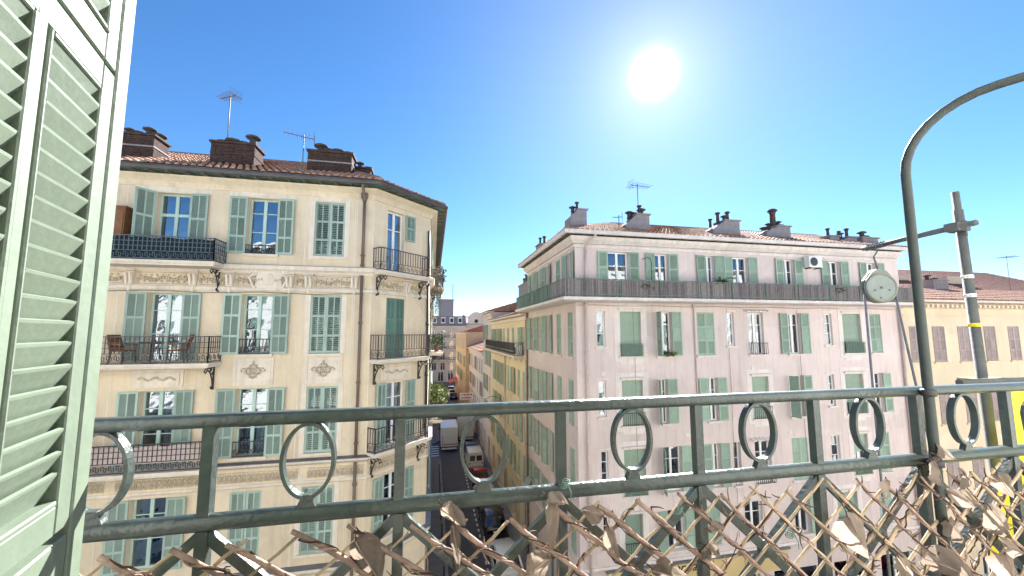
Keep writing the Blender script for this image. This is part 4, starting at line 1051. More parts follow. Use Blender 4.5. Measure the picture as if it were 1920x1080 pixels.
chimney(PB, 15.0, 16.7, 18.0, 18.8, 19.7, 20.98, GC, ((.12, 'tall', .75), (.36, 'tall', .9), (.6, 'mushroom', .8), (.75, 'tall', .9)), step=0.5)
chimney(PB, 18.5, 20.1, 18.0, 18.8, 19.7, 20.85, GC, ((.2, 'low', .9), (.35, 'mushroom', .7), (.52, 'tall', 1.6), (.7, 'mushroom', .8), (.85, 'low', .9)), step=0.35)
chimney(PB, 22.9, 23.55, 18.0, 18.7, 19.7, 20.45, GC, ((.5, 'tall', .8),))
chimney(PB, 23.6, 24.9, 18.0, 18.8, 19.7, 20.45, GC, ((.3, 'tall', .75), (.55, 'mushroom', .8), (.8, 'tall', .9)), step=0.3)
chimney(PB, 25.0, 26.2, 17.8, 18.6, 19.7, 20.4, GC, ((.35, 'mushroom', 1), (.65, 'low', 1)))
chimney(PB, 7.0, 7.6, 24.6, 25.6, 20.0, 20.8, GC, ((.3, 'tall', .8), (.7, 'tall', .9)), cap=0.05)
antenna(10.75, 18.4, 21.1, 1.75, 'television aerial with crossed arms above the stepped grey chimney of the pink building', 7, 1.3, 0.2)
antenna(9.55, 18.3, 19.9, 1.1, 'thin small aerial standing just left of the stepped grey chimney', 5, 0.5, 2.6)
# balcony things of the pink building
def ac_unit(x, y, z, label):
    o = empty('air_conditioner', (x, y, z), label, 'air conditioner')
    put(MB().box(-0.42, 0.42, -0.16, 0.16, 0, 0.6), 'casing', 'white_plastic', o)
    put(MB().lathe([(0.23, 0), (0.23, 0.025), (0.05, 0.03)], n=16), 'fan_grille', 'dark_plastic', o, (-0.12, -0.16, 0.3), rot=(radians(90), 0, 0))
    for s in (-0.3, 0.3): put(MB().box(s - 0.02, s + 0.02, -0.14, 0.2, -0.06, -0.001), 'bracket_arm', 'iron', o)
pA = onY(1525, 502, 16.75); ac_unit(pA.x, 16.75, pA.z, 'white air conditioner fixed high on the pink wall above another unit')
pB_ = onY(1530, 535, 16.6); ac_unit(pB_.x, 16.6, 16.48, 'white air conditioner standing behind the cane screen below the wall unit')
for k, (px, rx, rz_, m_, lf, lab) in enumerate(((1203, .32, .28, 'plant', .12, 'dark leafy plant left of a hooked pole above the cane screen'), (1218, .3, .3, 'plant', .12, 'dark bushy plant beside the hooked pole on the cane screened balcony'), (1237, .22, .25, 'plant', .1, 'small dark plant in front of the white window right of the hooked pole'),
        (1093, .35, .4, 'plant_dry', .07, 'sparse bare plant near the corner of the cane screened balcony'), (1448, .3, .25, 'plant_dry', .09, 'low sparse plant between two green shutters behind the cane screen'), (1562, .35, .3, 'plant', .14, 'spreading spiky plant under the right window of the cane screened balcony'))):
    p = onY(px, 520, 16.42); plant(p.x, 16.42, 16.46, lab, rx, rz_, 60 if 'dry' in m_ else 150, m_, lf, seed=20 + k)
p = onY(1350, 520, 16.45)
palm = empty('potted_palm', (p.x, 16.45, 16.44), 'small fan palm in a pot rising above the cane screen', 'palm')
put(rsmooth(MB().lathe([(0.14, 0), (0.2, 0.3), (0.22, 0.3), (0.2, 0.28)], n=10)), 'pot', 'pot', palm); put(MB().tube([(0, 0, 0.25), (0.03, 0, 0.6), (0, 0, 0.95)], [0.07, 0.055, 0.05], 6), 'trunk', 'plant_dry', palm)
fm = MB(); RP = random.Random(4)
for k in range(22):
    a = RP.uniform(0, 2 * pi); L = RP.uniform(0.45, 0.8); up = RP.uniform(-0.1, 0.7); d = Vector((cos(a), sin(a), 0)); e = Vector((-sin(a), cos(a), 0))
    pr_ = [Vector((0, 0, 0.95)) + d * L * t + Vector((0, 0, up * L * t - 0.5 * t * t * L)) for t in (0, .35, .7, 1)]
    for i, ww in ((0, .05), (1, .06), (2, .05)): fm.quad(pr_[i] - e * ww * (0.5 if i == 0 else 1), pr_[i + 1] - e * (ww if i < 2 else 0.005), pr_[i + 1] + e * (ww if i < 2 else 0.005) , pr_[i] + e * ww * (0.5 if i == 0 else 1))
put(fm, 'frond', 'plant', palm)
p = onY(1222, 520, 16.3)
hk = empty('hooked_pole', (p.x, 16.3, 16.44), 'thin hooked pole standing on the cane screened balcony', 'pole')
put(rsmooth(MB().tube([(0, 0, 0), (0, 0, 1.75), (-0.06, 0, 1.88), (-0.2, 0, 1.93), (-0.45, 0, 1.83)], 0.018, 6)), 'pole', 'iron', hk); put(MB().lathe([(0.1, 0), (0.1, 0.03), (0.02, 0.05)], n=8), 'base', 'iron', hk)
fb = onY(1258, 652, 16.85)
plant(fb.x - 0.2, 16.82, 13.69, 'dark plant on the sill of the window with a sideways shutter', .2, .12, 90, 'plant', .09, seed=41, pot=False, name='sill_plant')
plant(fb.x + 0.1, 16.82, 13.69, 'bright lime green plant on the sill beside a dark one', .18, .1, 110, 'plant_yellow', .08, seed=42, pot=False, name='sill_plant')
# shop sign with painted letters
o = empty('shop_sign', (11.0, 16.97, 3.3), 'tan shop fascia with black script lettering on the pink building', 'sign')
put(MB().box(-3.2, 6.3, -0.06, 0.0, 0.0, 0.93), 'fascia_board', 'sign_tan', o); put(MB().box(-3.3, 6.4, -0.16, 0.0, 0.935, 1.02), 'fascia_cornice', 'zinc', o)
def text(par, s, size, loc, rot, m, shear=0.3, name='lettering', ext=0.006):
    cu = bpy.data.curves.new(name, 'FONT'); cu.body = s; cu.size = size; cu.shear = shear; cu.extrude = ext; cu.align_x = 'CENTER'
    t_ = bpy.data.objects.new(name, cu); COL.objects.link(t_)
    dg = bpy.context.evaluated_depsgraph_get(); me = bpy.data.meshes.new_from_object(t_.evaluated_get(dg)); bpy.data.objects.remove(t_)
    me.materials.clear()
    return put(me, name, m, par, loc, rot=rot)
pt_ = onY(1290, 1063, 16.9)
text(o, 'enday', 0.62, (pt_.x - 11.0, -0.068, pt_.z - 3.3 - 0.2), (radians(90), 0, 0), 'ink', 0.35)

# ================================================================== THE OTHER HOUSES
def house(name, label, O, deg, L, H, wallm, rows, cols, shm, root=None, win=(0.9, 1.9), fr='frame_white', sw=0.45, roofm='tile', depthb=9.0, rise=1.6, p_open=0.5, simple=False, eave=0.5, ground=True):
    B = root or empty(name, O, label, 'building')
    f_ = Facade(B, O, deg, L)
    for zr in rows:
        for cu in cols:
            u0 = cu - win[0] / 2; u1 = cu + win[0] / 2
            if shm is None:
                window(f_, u0, u1, zr, zr + win[1], 'two', fr, 0.15, curtain=0 if simple else None, sillm='pale_wall', sill=not simple)
                continue
            if random.random() < p_open:
                window(f_, u0, u1, zr, zr + win[1], 'two', fr, 0.15, curtain=None, sillm='pale_wall')
                shutter(f_, u0 - .01, zr, sw, win[1], 180 + random.uniform(3, 12), shm, **K1); shutter(f_, u1 + .01, zr, sw, win[1], -random.uniform(3, 12), shm, **K1)
            else:
                window(f_, u0, u1, zr, zr + win[1], 'plain', fr, 0.2, curtain=0, room=False, sillm='pale_wall')
                closed_pair(f_, u0, u1, zr + .01, win[1] - .02, shm, 0.3, **K1)
    if ground:
        n = int(L / 3.0)
        for i in range(n):
            c = L * (i + 0.5) / n; window(f_, c - 0.8, c + 0.8, 0.25, 3.0, 'plain', fr, 0.25, curtain=0, sill=False)
    f_.wall(0, H, wallm)
    mb = MB(); mb.box(-0.01, L + 0.01, 0.30, depthb, H - 0.05, H); mb.box(-0.005, 0.0, 0, depthb, 0, H); mb.box(L, L + 0.005, 0, depthb, 0, H); mb.box(0, L, depthb, depthb + .01, 0, H)
    f_.part(mb, 'body', wallm)
    f_.part(MB().box(-0.02, L + 0.02, -eave, 0.3, H - 0.02, H + 0.1).box(-0.01, L + 0.01, -0.16, 0, H - 0.35, H - 0.1), 'eave', 'pale_wall')
    t_ = MB(); tiles([(-0.05, -eave, H + 0.1), (L + 0.05, -eave, H + 0.1)], [(-0.05, depthb * 0.55, H + 0.1 + rise), (L + 0.05, depthb * 0.55, H + 0.1 + rise)], t_, 0.3, 0.8)
    t_.quad((-0.05, depthb * 0.55, H + .1 + rise), (L + .05, depthb * 0.55, H + .1 + rise), (L + .05, depthb, H + .1), (-.05, depthb, H + .1))
    t_.quad((-0.05, -eave, H + .1), (-0.05, depthb * 0.55, H + .1 + rise), (-.05, depthb, H + .1)); t_.quad((L + 0.05, -eave, H + .1), (L + .05, depthb * 0.55, H + .1 + rise), (L + .05, depthb, H + .1))
    f_.part(t_, 'roof', roofm)
    return B, f_
SX = 6.55
# ochre house next in the side street
YB, fY = house('ochre_house', 'ochre yellow house with a long iron balcony next along the side street', (SX, 43.2, 0), -90, 16.85, 16.1, 'yellow_wall', (13.25, 10.0, 6.9, 4.1), (1.3, 3.4, 5.5, 7.6, 9.7, 11.8, 13.9, 15.6), GRN, win=(0.85, 2.0), sw=0.44, p_open=0.55)
balcony(fY, 0.4, 15.9, 13.15, 0.8, 0.95, 'scroll', 'iron', 'pale_wall', brackets=False)
for k in range(8): fY.part(MB().prism([(0, 0), (0.1, 0), (0.1, -0.35), (0, -0.35)], -0.1, 0).prism([(0, 0), (0.1, 0), (0.1, -0.12), (0, -0.12)], -0.6, -0.1), 'console', 'pale_wall', 0.8 + k * 2.0, 0, 12.98)
pipe(fY, 16.6, 0.3, 15.9, 'pipe_pink', 0.06); pipe(fY, 8.6, 0.3, 13.0, 'pipe_pink', 0.05)
chimney(YB, 7.5, 8.4, 29.5, 33.5, 16.6, 18.9, GC, ((.3, 'tall', 1.2), (.7, 'tall', 1.2)), cap=0.12)
for k in range(4): put(cached(('pot', 'tall'), lambda: pot_mesh('tall')), 'chimney_pot', 'terracotta', YB, Vector((7.9, 30.0 + k * 1.0, 19.0)) - YB.location)
ac = empty('air_conditioner', (6.2, 28.0, 13.15), 'white air conditioner on the long ochre balcony', 'air conditioner'); put(MB().box(-.2, .2, -.42, .42, 0, .75), 'casing', 'white_plastic', ac)
put(MB().lathe([(0.26, 0), (0.26, 0.03), (0.05, 0.035)], n=14), 'fan_grille', 'dark_plastic', ac, (-.2, 0, .38), rot=(0, radians(-90), 0))
B2, f2 = house('white_house', 'tall narrow pale house rising above its neighbours in the side street', (SX, 50.2, 0), -90, 6.9, 17.2, 'pale_wall', (14.0, 11.0, 8.0, 5.0), (1.2, 3.4, 5.6), GRN, win=(0.85, 1.8), p_open=0.4)
B3, f3 = house('low_pink_house', 'low pink house with rows of shuttered windows in the side street', (SX, 70.2, 0), -90, 19.9, 12.3, 'pale_wall', (9.4, 6.4, 3.8), tuple(1.5 + 2.4 * i for i in range(8)), 'shutter_grey', win=(0.9, 1.9), p_open=0.3)
B4, f4 = house('orange_house', 'orange house with a red roof towards the end of the side street', (SX - .6, 100, 0), -90, 29.7, 15.0, 'orange_wall', (11.8, 8.6, 5.4), tuple(2 + 3.2 * i for i in range(9)), GRN, win=(1.0, 2.0), roofm='tile_red', p_open=0.3)
B5, f5 = house('tan_house', 'tan house on the far side of the cross street', (-0.4, 55.5, 0), 90, 56, 15.5, 'beige_wall', (12.0, 8.8, 5.6), tuple(2 + 3.4 * i for i in range(16)), GRN, win=(1.0, 2.0), p_open=0.3)
# far terrace closing the street
B6, f6 = house('mansard_building', 'grey stone apartment building with mansard roof closing the far end of the street', (-14, 121, 0), 0, 24.2, 17.0, 'grey_stone', (13.6, 10.2, 6.8, 3.6), tuple(1.6 + 2.6 * i for i in range(9)), None, win=(1.3, 2.2), ground=True, roofm='slate', depthb=14, rise=0.8, eave=0.6, simple=True)
for zz in (13.4, 10.0, 6.6):
    for i in range(4, 9): balcony(f6, 1.6 + 2.6 * i - 1.1, 1.6 + 2.6 * i + 1.1, zz, 0.6, 0.9, 'grid', 'iron', 'frame_white', brackets=False)
mans = MB(); mans.hexa([(0, 0.2, 17.1), (24.2, 0.2, 17.1), (24.2, 13, 17.1), (0, 13, 17.1), (0, 1.3, 20.2), (24.2, 1.3, 20.2), (24.2, 12, 20.2), (0, 12, 20.2)])
f6.part(mans, 'mansard', 'slate')
for i in range(5, 9): f6.part(MB().box(0, 1.3, 0, 1.6, 0, 1.7).box(-.1, 1.4, -.1, 1.6, 1.705, 1.85), 'dormer', 'frame_white', 1.6 + 2.6 * i - .65, 0.35, 17.9); f6.part(MB().box(0, .9, 0, .02, 0, 1.2), 'dormer_window', 'room_dark', 1.6 + 2.6 * i - .45, 0.325, 18.2)
B7, f7 = house('gabled_building', 'pale far building with arched gable and round window', (10.4, 122, 0), 0, 16, 17.5, 'grey_stone', (13.6, 10.2, 6.8, 3.6), (2.0, 5.2, 8.4, 11.6, 14.4), None, win=(1.3, 2.2), roofm='slate', depthb=12, rise=3.0, eave=0.5, simple=True)
gab = MB(); gab.prism([(0, 0), (5, 0), (5, 2.4), (4.2, 3.4), (3.2, 4.0), (1.8, 4.0), (0.8, 3.4), (0, 2.4)], -0.3, 0.8); f7.part(gab, 'gable', 'pale_wall', 0.6, 0, 17.5)
f7.part(MB().lathe([(0.6, 0), (0.6, 0.04), (0.02, 0.05)], n=16).mesh('round_window'), 'round_window', 'room_dark', 3.1, -0.31, 18.6).rotation_euler = (radians(90), 0, 0)
roofs = ((-8, 150, 26, 17, 21.5, 'tile_red', 'red tiled roof of a block behind the mansard building'), (15, 152, 22, 18, 22.6, 'tile_red', 'red tiled hip roof block far behind the arched gable'), (44, 165, 30, 16, 23, 'tile', 'brown tiled block far behind the side street houses'))
for x, y, L, H, T, m_, lab in roofs:
    bb = empty('distant_block', (x, y, 0), lab, 'building')
    put(MB().box(0, L, 0, 12, 0, H), 'wall', 'pale_wall', bb)
    put(MB().hexa([(-.6, -.6, H + .01), (L + .6, -.6, H + .01), (L + .6, 12.6, H + .01), (-.6, 12.6, H + .01), (4, 6, T), (L - 4, 6, T), (L - 4, 6.2, T), (4, 6.2, T)]), 'roof', m_, bb)
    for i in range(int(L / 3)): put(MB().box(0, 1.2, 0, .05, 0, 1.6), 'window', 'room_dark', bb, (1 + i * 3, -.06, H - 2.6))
    for i in range(3): put(MB().box(0, .9, 0, .7, 0, 2.2), 'chimney', 'chimney_grey', bb, (L * (i + 1) / 4, 3.5, T - 1.6))
tw = empty('rooftop_block', (2.2, 150, 17), 'grey flat rooftop tower above the far mansard roofs', 'building')
put(MB().box(0, 5.6, 0, 5, 0, 12.4), 'wall', 'chimney_grey', tw, (0, 0, 0)); put(MB().box(-.2, 5.8, -.2, 5.2, 12.41, 12.7), 'parapet', 'zinc', tw); put(MB().tube([(5.3, 1, 12.7), (5.3, 1, 15.2)], .15, 6), 'mast', 'zinc', tw)
tw['label'] = 'grey flat topped block standing behind the red roofs at the street end'; tw.location = (2.2, 150, 0); tw.children[0].scale = (1, 1, 27.6 / 12.4); tw.children[1].location.z = 15.2; tw.children[2].location.z = 15.2
# beige house right of the pink building
BB, fB = house('beige_house', 'beige house with worn grey brown shutters and a low tiled roof', (26.28, 17.05, 0), 0, 26, 16.55, 'beige_wall', (), (), None, eave=0.55, depthb=8.0, rise=1.3)
xs = [onY(a, 640, 17.05).x - 26.28 for a in (1718, 1761, 1808, 1857, 1902)]
step = (xs[4] - xs[1]) / 3; xs += [xs[-1] + step * (i + 1) for i in range(6)]
for zb, zt in ((13.1, 15.15), (9.6, 11.75), (6.0, 8.2)):
    for x in xs:
        if x + 0.5 > 26: continue
        window(fB, x - .46, x + .46, zb, zt, 'plain', 'frame_white', .16, curtain=0, room=False, sillm='beige_wall'); closed_pair(fB, x - .46, x + .46, zb + .01, zt - zb - .02, 'shutter_grey', .4, rows=(0.3, 0.62), cols=1, pitch=0.06, y=-.01)
for ch in [c for c in BB.children if c.name.startswith('wall')]: bpy.data.objects.remove(ch)
fB.wall(0, 16.55, 'beige_wall')
fB.part(MB().box(0, 26, -.05, 0, 15.72, 15.8), 'moulding', 'beige_wall'); fB.part(MB().box(0, 26, -.08, 0, 5.1, 5.3).box(0, 26, -.25, 0, 4.0, 4.2), 'moulding', 'pale_wall')
dn = cached('dentil', lambda: MB().box(0, .16, -.3, 0, 0, .16).mesh('dentil'))
for i in range(70): fB.part(dn, 'dentil', 'beige_wall', .1 + i * .37, -.17, 16.22)
chimney(BB, 36.0, 37.4, 21.2, 22.2, 16.8, 18.6, GC, ((.3, 'mushroom', 1), (.7, 'low', 1)))
RB = empty('red_roof_house', (28, 27, 0), 'taller house behind with a broad red tiled roof sloping down to the beige house', 'building')
put(MB().box(0, 40, 0, 10, 0, 18.4), 'wall', 'beige_wall', RB)
t_ = MB(); tiles([(-.5, -.6, 18.45), (40, -.6, 18.45)], [(6, 8, 22.2), (40, 8, 22.2)], t_, .35, .6); put(t_, 'roof', 'tile_red', RB)
put(MB().box(0, 3, 0, 1.2, 0, 1.6), 'chimney', 'beige_wall', RB, (16.5, 3.0, 19.0)); put(MB().box(0, 2.4, 0, 1.0, 0, 1.5), 'chimney', 'beige_wall', RB, (23.5, 2.2, 19.0))
chimney(RB, 31.5, 34.0, 28.5, 29.5, 18.6, 20.3, GC, ((.15, 'tall', 1), (.5, 'mushroom', 1.2), (.8, 'low', 1.2)), step=.4)
p = onY(1888, 490, 22.0); antenna(p.x, 22.0, 17.4, p.z - 17.4 + .45, 'wide television aerial above the beige house roof', 6, 1.8, 0.1)

# ================================================================== OUR OWN HOUSE: wall, balcony, shutter, railing
OB = empty('own_house', (0, 0.45, 0), 'pale house wall around the open window the view looks out of', 'building')
FO = Facade(OB, (62, 0.45, 0), 180, 97)
UO = lambda x: 62 - x
FO.open.append((UO(1.25), UO(-0.69), 13.62, 16.6))
for zr in (1.0, 4.2, 7.3, 10.45, 13.62, 17.0):
    for k in range(16):
        x = -18.5 + 2.75 * k
        if zr in (13.62,) and -2.6 < x < 3.6: continue
        if zr == 10.45 and False: continue
        window(FO, UO(x) - 0.5, UO(x) + 0.5, zr, zr + 2.1, 'three', 'frame_white', 0.2, sillm='own_wall', curtain=0)
        if zr > 3 and abs(x) > 3.6: open_pair(FO, UO(x) - 0.5, UO(x) + 0.5, zr, 0.55, 2.1)
FO.wall(0, 21, 'own_wall', 0.35)
FO.part(MB().box(-.05, 97.05, -.5, 8, 20.98, 21.15), 'eave', 'own_wall')
# plain room behind the open window
rm = MB()
for q in (((-1.6, 0.1), (-1.6, -3.4)), ((-1.6, -3.4), (2.2, -3.4)), ((2.2, -3.4), (2.2, 0.1))): rm.quad((*q[0], 13.6), (*q[1], 13.6), (*q[1], 16.8), (*q[0], 16.8))
rm.quad((-1.6, -3.4, 13.6), (2.2, -3.4, 13.6), (2.2, 0.1, 13.6), (-1.6, 0.1, 13.6)); rm.quad((-1.6, -3.4, 16.8), (2.2, -3.4, 16.8), (2.2, 0.1, 16.8), (-1.6, 0.1, 16.8))
rm.quad((-1.6, 0.1, 13.6), (-0.69, 0.1, 13.6), (-0.69, 0.1, 16.8), (-1.6, 0.1, 16.8)); rm.quad((1.25, 0.1, 13.6), (2.2, 0.1, 13.6), (2.2, 0.1, 16.8), (1.25, 0.1, 16.8))
put(rm, 'room', 'room_paint', OB, (0, -0.45, 0))
DR = 1.40                                   # railing plane
put(MB().box(-3.2, 5.0, 0.452, 1.52, 13.40, 13.585), 'balcony_slab', 'pavement_grey', OB, (0, -0.45, 0))

# louvred shutter, hinged at the left of the window
th = radians(-15.8); SD = Vector((sin(th), cos(th), 0)); SE = Vector((-0.878, 1.22, 0))
W_ = 0.75
hinge = SE - SD * W_
ZB = CAM_Z - 1.18; HS = 2.85
sh = empty('louvred_shutter', (hinge.x, hinge.y, ZB), 'pale green wooden louvred shutter folded open beside the window', 'shutter', rz=atan2(SD.y, SD.x))
# local x: from hinge (0) to outer edge (W_); local -y: towards the camera side
zz = lambda rel: rel + CAM_Z - ZB
T = 0.022
def sbox(name, x0, x1, z0, z1, y0=-T, y1=T, m='own_shutter', bev=0.004):
    mb = MB(); b = bev
    mb.v += [(x0, y0 + b, z0), (x1, y0 + b, z0), (x1, y0 + b, z1), (x0, y0 + b, z1), (x0 + b, y0, z0 + b), (x1 - b, y0, z0 + b), (x1 - b, y0, z1 - b), (x0 + b, y0, z1 - b), (x0, y1, z0), (x1, y1, z0), (x1, y1, z1), (x0, y1, z1)]
    mb.f += [(4, 5, 6, 7), (0, 1, 5, 4), (1, 2, 6, 5), (2, 3, 7, 6), (3, 0, 4, 7), (1, 0, 8, 9), (2, 1, 9, 10), (3, 2, 10, 11), (0, 3, 11, 8), (9, 8, 11, 10)]
    return put(mb, name, m, sh)
X = lambda s: W_ - s
G_ = 0.0035
sbox('outer_stile', X(0.068), W_, 0, HS)
sbox('hinge_stile', 0, 0.068, 0, HS)
rows_ = [(zz(-1.10), zz(-0.47)), (zz(-0.452), zz(0.684)), (zz(0.692), zz(1.64))]
for (a, b) in rows_:
    sbox('inner_stile', X(0.131), X(0.068 + G_), a + 0.001, b - 0.001, -T + 0.003, T - 0.004)
    sbox('inner_stile', 0.068 + G_, X(0.62), a + 0.001, b - 0.001, -T + 0.003, T - 0.004)
    sbox('middle_stile', X(0.390), X(0.356), a + 0.05, b - 0.05, -T + 0.001, T - 0.002)
    sbox('rail', X(0.62) + G_, X(0.131) - G_, a, a + 0.068, -T + 0.002, T - 0.003); sbox('rail', X(0.62) + G_, X(0.131) - G_, b - 0.068, b, -T + 0.002, T - 0.003)
    for x0, x1 in ((X(0.356), X(0.131)), (X(0.62), X(0.390))):
        for q0, q1, c0_, c1_ in ((x1 - 0.016, x1 - 0.002, a + 0.07, b - 0.07), (x0 + 0.002, x0 + 0.012, a + 0.07, b - 0.07)): sbox('moulding', q0, q1, c0_, c1_, -T - 0.003, T, bev=0.003)
        sbox('moulding', x0 + 0.013, x1 - 0.017, b - 0.082, b - 0.070, -T - 0.003, T, bev=0.003); sbox('moulding', x0 + 0.013, x1 - 0.017, a + 0.070, a + 0.082, -T - 0.003, T, bev=0.003)
        if x0 < 0.2: xa, xb = x0 + 0.012, x1 - 0.016
        else: xa, xb = x0 + 0.012, x1 - 0.016
        n = int((b - a - 0.165) / 0.048); p_ = (b - a - 0.165) / n
        ck = ('ownlou', round(xb - xa, 3), round(p_, 4))
        def lou():
            mb = MB(); w = xb - xa; t2 = 0.0055; h = p_ * 1.12
            pr2 = [(-T + 0.029, 0.0), (-T + 0.033, 0.005), (-T + 0.006, h + 0.005), (-T - 0.001, h + 0.002), (-T + 0.000, h - 0.004), (-T + 0.024, -0.004)]
            i = 0; mb.v += [(0, y, z) for y, z in pr2] + [(w, y, z) for y, z in pr2]; k = len(pr2)
            mb.f.append(tuple(range(k))[::-1]); mb.f.append(tuple(range(k, 2 * k)))
            for j in range(k): mb.f.append((j, (j + 1) % k, k + (j + 1) % k, k + j))
            return mb.mesh('louvre')
        me = cached(ck, lou)
        for j in range(n): put(me, 'louvre', 'own_shutter', sh, (xa, random.uniform(-.0012, .0012), a + 0.084 + j * p_ + random.uniform(-.0012, .0012)), rot=(radians(random.uniform(-2, 2)), radians(random.uniform(-.5, .5)), 0))
for z in (0.35, 1.35, 2.4): put(MB().tube([(-0.012, -T - 0.004, z), (-0.012, -T - 0.004, z + 0.1)], 0.009, 8).box(-0.01, 0.06, -T - 0.006, -T - 0.002, z + .02, z + 0.08), 'hinge', 'iron', sh)

# balcony railing
RX0, RX1 = -2.9, 4.6
rl = empty('balcony_railing', (0, DR, 13.585), 'dark green wrought iron balcony railing with oval rings and crossed bars', 'railing')
zr = lambda rel: CAM_Z + rel - 13.585
z_t0, z_t1, z_l0, z_l1, z_b = -0.290, -0.250, -0.598, -0.548, -1.15
mb = MB(); mb.sweep([(RX0, 0), (RX1, 0)], [(-.014, zr(z_t0)), (.014, zr(z_t0)), (.026, zr(z_t0) + .012), (.026, zr(z_t1) - .008), (.016, zr(z_t1)), (-.016, zr(z_t1)), (-.026, zr(z_t1) - .008), (-.026, zr(z_t0) + .012)])
put(rsmooth(mb), 'top_rail', 'railing_green', rl)
mb = MB(); mb.sweep([(RX0, 0), (RX1, 0)], [(.026 * cos(k * pi / 6), zr(-.573) + .026 * sin(k * pi / 6)) for k in range(12)])
put(rsmooth(mb), 'lower_rail', 'railing_green', rl)
put(MB().box(RX0, RX1, -.018, .018, zr(z_b), zr(z_b) + .035), 'bottom_rail', 'railing_green', rl)
px_ = [-0.48 + 0.408 * i for i in range(-5, 9)]
ring = MB()
N_ = 40
for k in range(N_):
    a0, a1 = 2 * pi * k / N_, 2 * pi * (k + 1) / N_
    def rp(a, d, y): return ((0.077 + d) * cos(a), y, (0.115 + d) * sin(a))
    w2, t2 = 0.014, 0.0055
    ring.quad(rp(a0, t2, -w2), rp(a1, t2, -w2), rp(a1, t2, w2), rp(a0, t2, w2)); ring.quad(rp(a0, -t2, w2), rp(a1, -t2, w2), rp(a1, -t2, -w2), rp(a0, -t2, -w2))
    ring.quad(rp(a0, -t2, -w2), rp(a1, -t2, -w2), rp(a1, t2, -w2), rp(a0, t2, -w2)); ring.quad(rp(a0, t2, w2), rp(a1, t2, w2), rp(a1, -t2, w2), rp(a0, -t2, w2))
ringm = ring.mesh('ring', True)
for p_ in ringm.polygons: p_.use_smooth = False
postm = MB().box(-.0165, .0165, -.0165, .0165, zr(-.552), zr(z_t0) + .004).mesh('post')
postm2 = MB().box(-.0165, .0165, -.0165, .0165, zr(z_b) + .033, zr(-.595)).mesh('post')
connm = MB().prism([(-.03, 0), (.03, 0), (.012, .04), (-.012, .04)], -.012, .012).mesh('collar')
for i, p_ in enumerate(px_):
    x = p_ * DR
    if x < RX0 or x > RX1: continue
    put(postm, 'post', 'railing_green', rl, (x, 0, 0)); put(postm2, 'post', 'railing_green', rl, (x, 0, 0))
    xn = x + 0.408 * DR; xm = (x + xn) / 2
    if xm > RX1: continue
    if i != 11:
        put(ringm, 'ring', 'railing_green', rl, (xm, 0, zr(-.2905 * DR) + 0.0)); put(connm, 'collar', 'railing_green', rl, (xm, 0, zr(-.553)))
    if xn < RX1:
        d1 = MB().beam((x + .01, 0, zr(-.61)), (xn - .01, 0, zr(z_b) + .03), .02, .032); d2 = MB().beam((xn - .01, .0, zr(-.61)), (x + .01, .0, zr(z_b) + .03), .021, .030)
        put(d1, 'diagonal_bar', 'railing_green', rl); put(d2, 'diagonal_bar', 'railing_green', rl)
        put(rsmooth(MB().ball((xm, 0, zr((-.61 + z_b + .03) / 2)), .035, .022, .035, 10, 6)), 'boss', 'railing_green', rl)
# scroll panel beyond the last ring
sx = (px_[11] + 0.204) * DR
put(MB().tube([(sx - .10 + .07 * (1 - k / 22) * cos(k * .5 + pi), 0, zr(-.40) + .07 * (1 - k / 22) * sin(k * .5)) for k in range(18)] , .012, 6), 'scroll', 'railing_green', rl)
put(MB().tube([(sx - .17, 0, zr(-.40)), (sx - .16, 0, zr(-.49)), (sx - .08, 0, zr(-.535)), (sx, 0, zr(-.53))], .012, 6), 'scroll', 'railing_green', rl)

# bent stay pole rising from the railing
bp = onY(1722, 800, DR + 0.0)
po = empty('bent_pole', (bp.x, DR - 0.05, 13.585), 'dark green bent pole rising from the railing and curving overhead', 'pole')
zt = lambda px, py: onY(px, py, DR - .05).z - 13.585
d_ = Vector((0.47, -0.88, 0)).normalized(); ztop = zt(1705, 262) + 0.16
pts = [(0, 0, 0.0), (0, 0, 0.5), (0, 0, 1.0), (0, 0, ztop - 0.34)]
Rb = 0.30
for k in range(1, 9):
    a = k / 8 * pi / 2; pts.append((d_.x * Rb * (1 - cos(a)), d_.y * Rb * (1 - cos(a)), ztop - .34 + Rb * sin(a)))
e_ = Vector(pts[-1]); pts.append(tuple(e_ + d_ * 0.4)); pts.append(tuple(e_ + d_ * 0.85))
put(rsmooth(MB().tube(pts, 0.0185, 14)), 'tube', 'pole_dark', po)
put(MB().lathe([(.05, 0), (.05, .012), (.03, .03)], n=12), 'foot_plate', 'railing_green', po)
for z in (zr(-.27), zr(-.575)): put(rsmooth(MB().lathe([(.02, 0), (.028, .004), (.028, .03), (.02, .034)], n=14)), 'clamp', 'iron', po, (0, 0, z - .017))

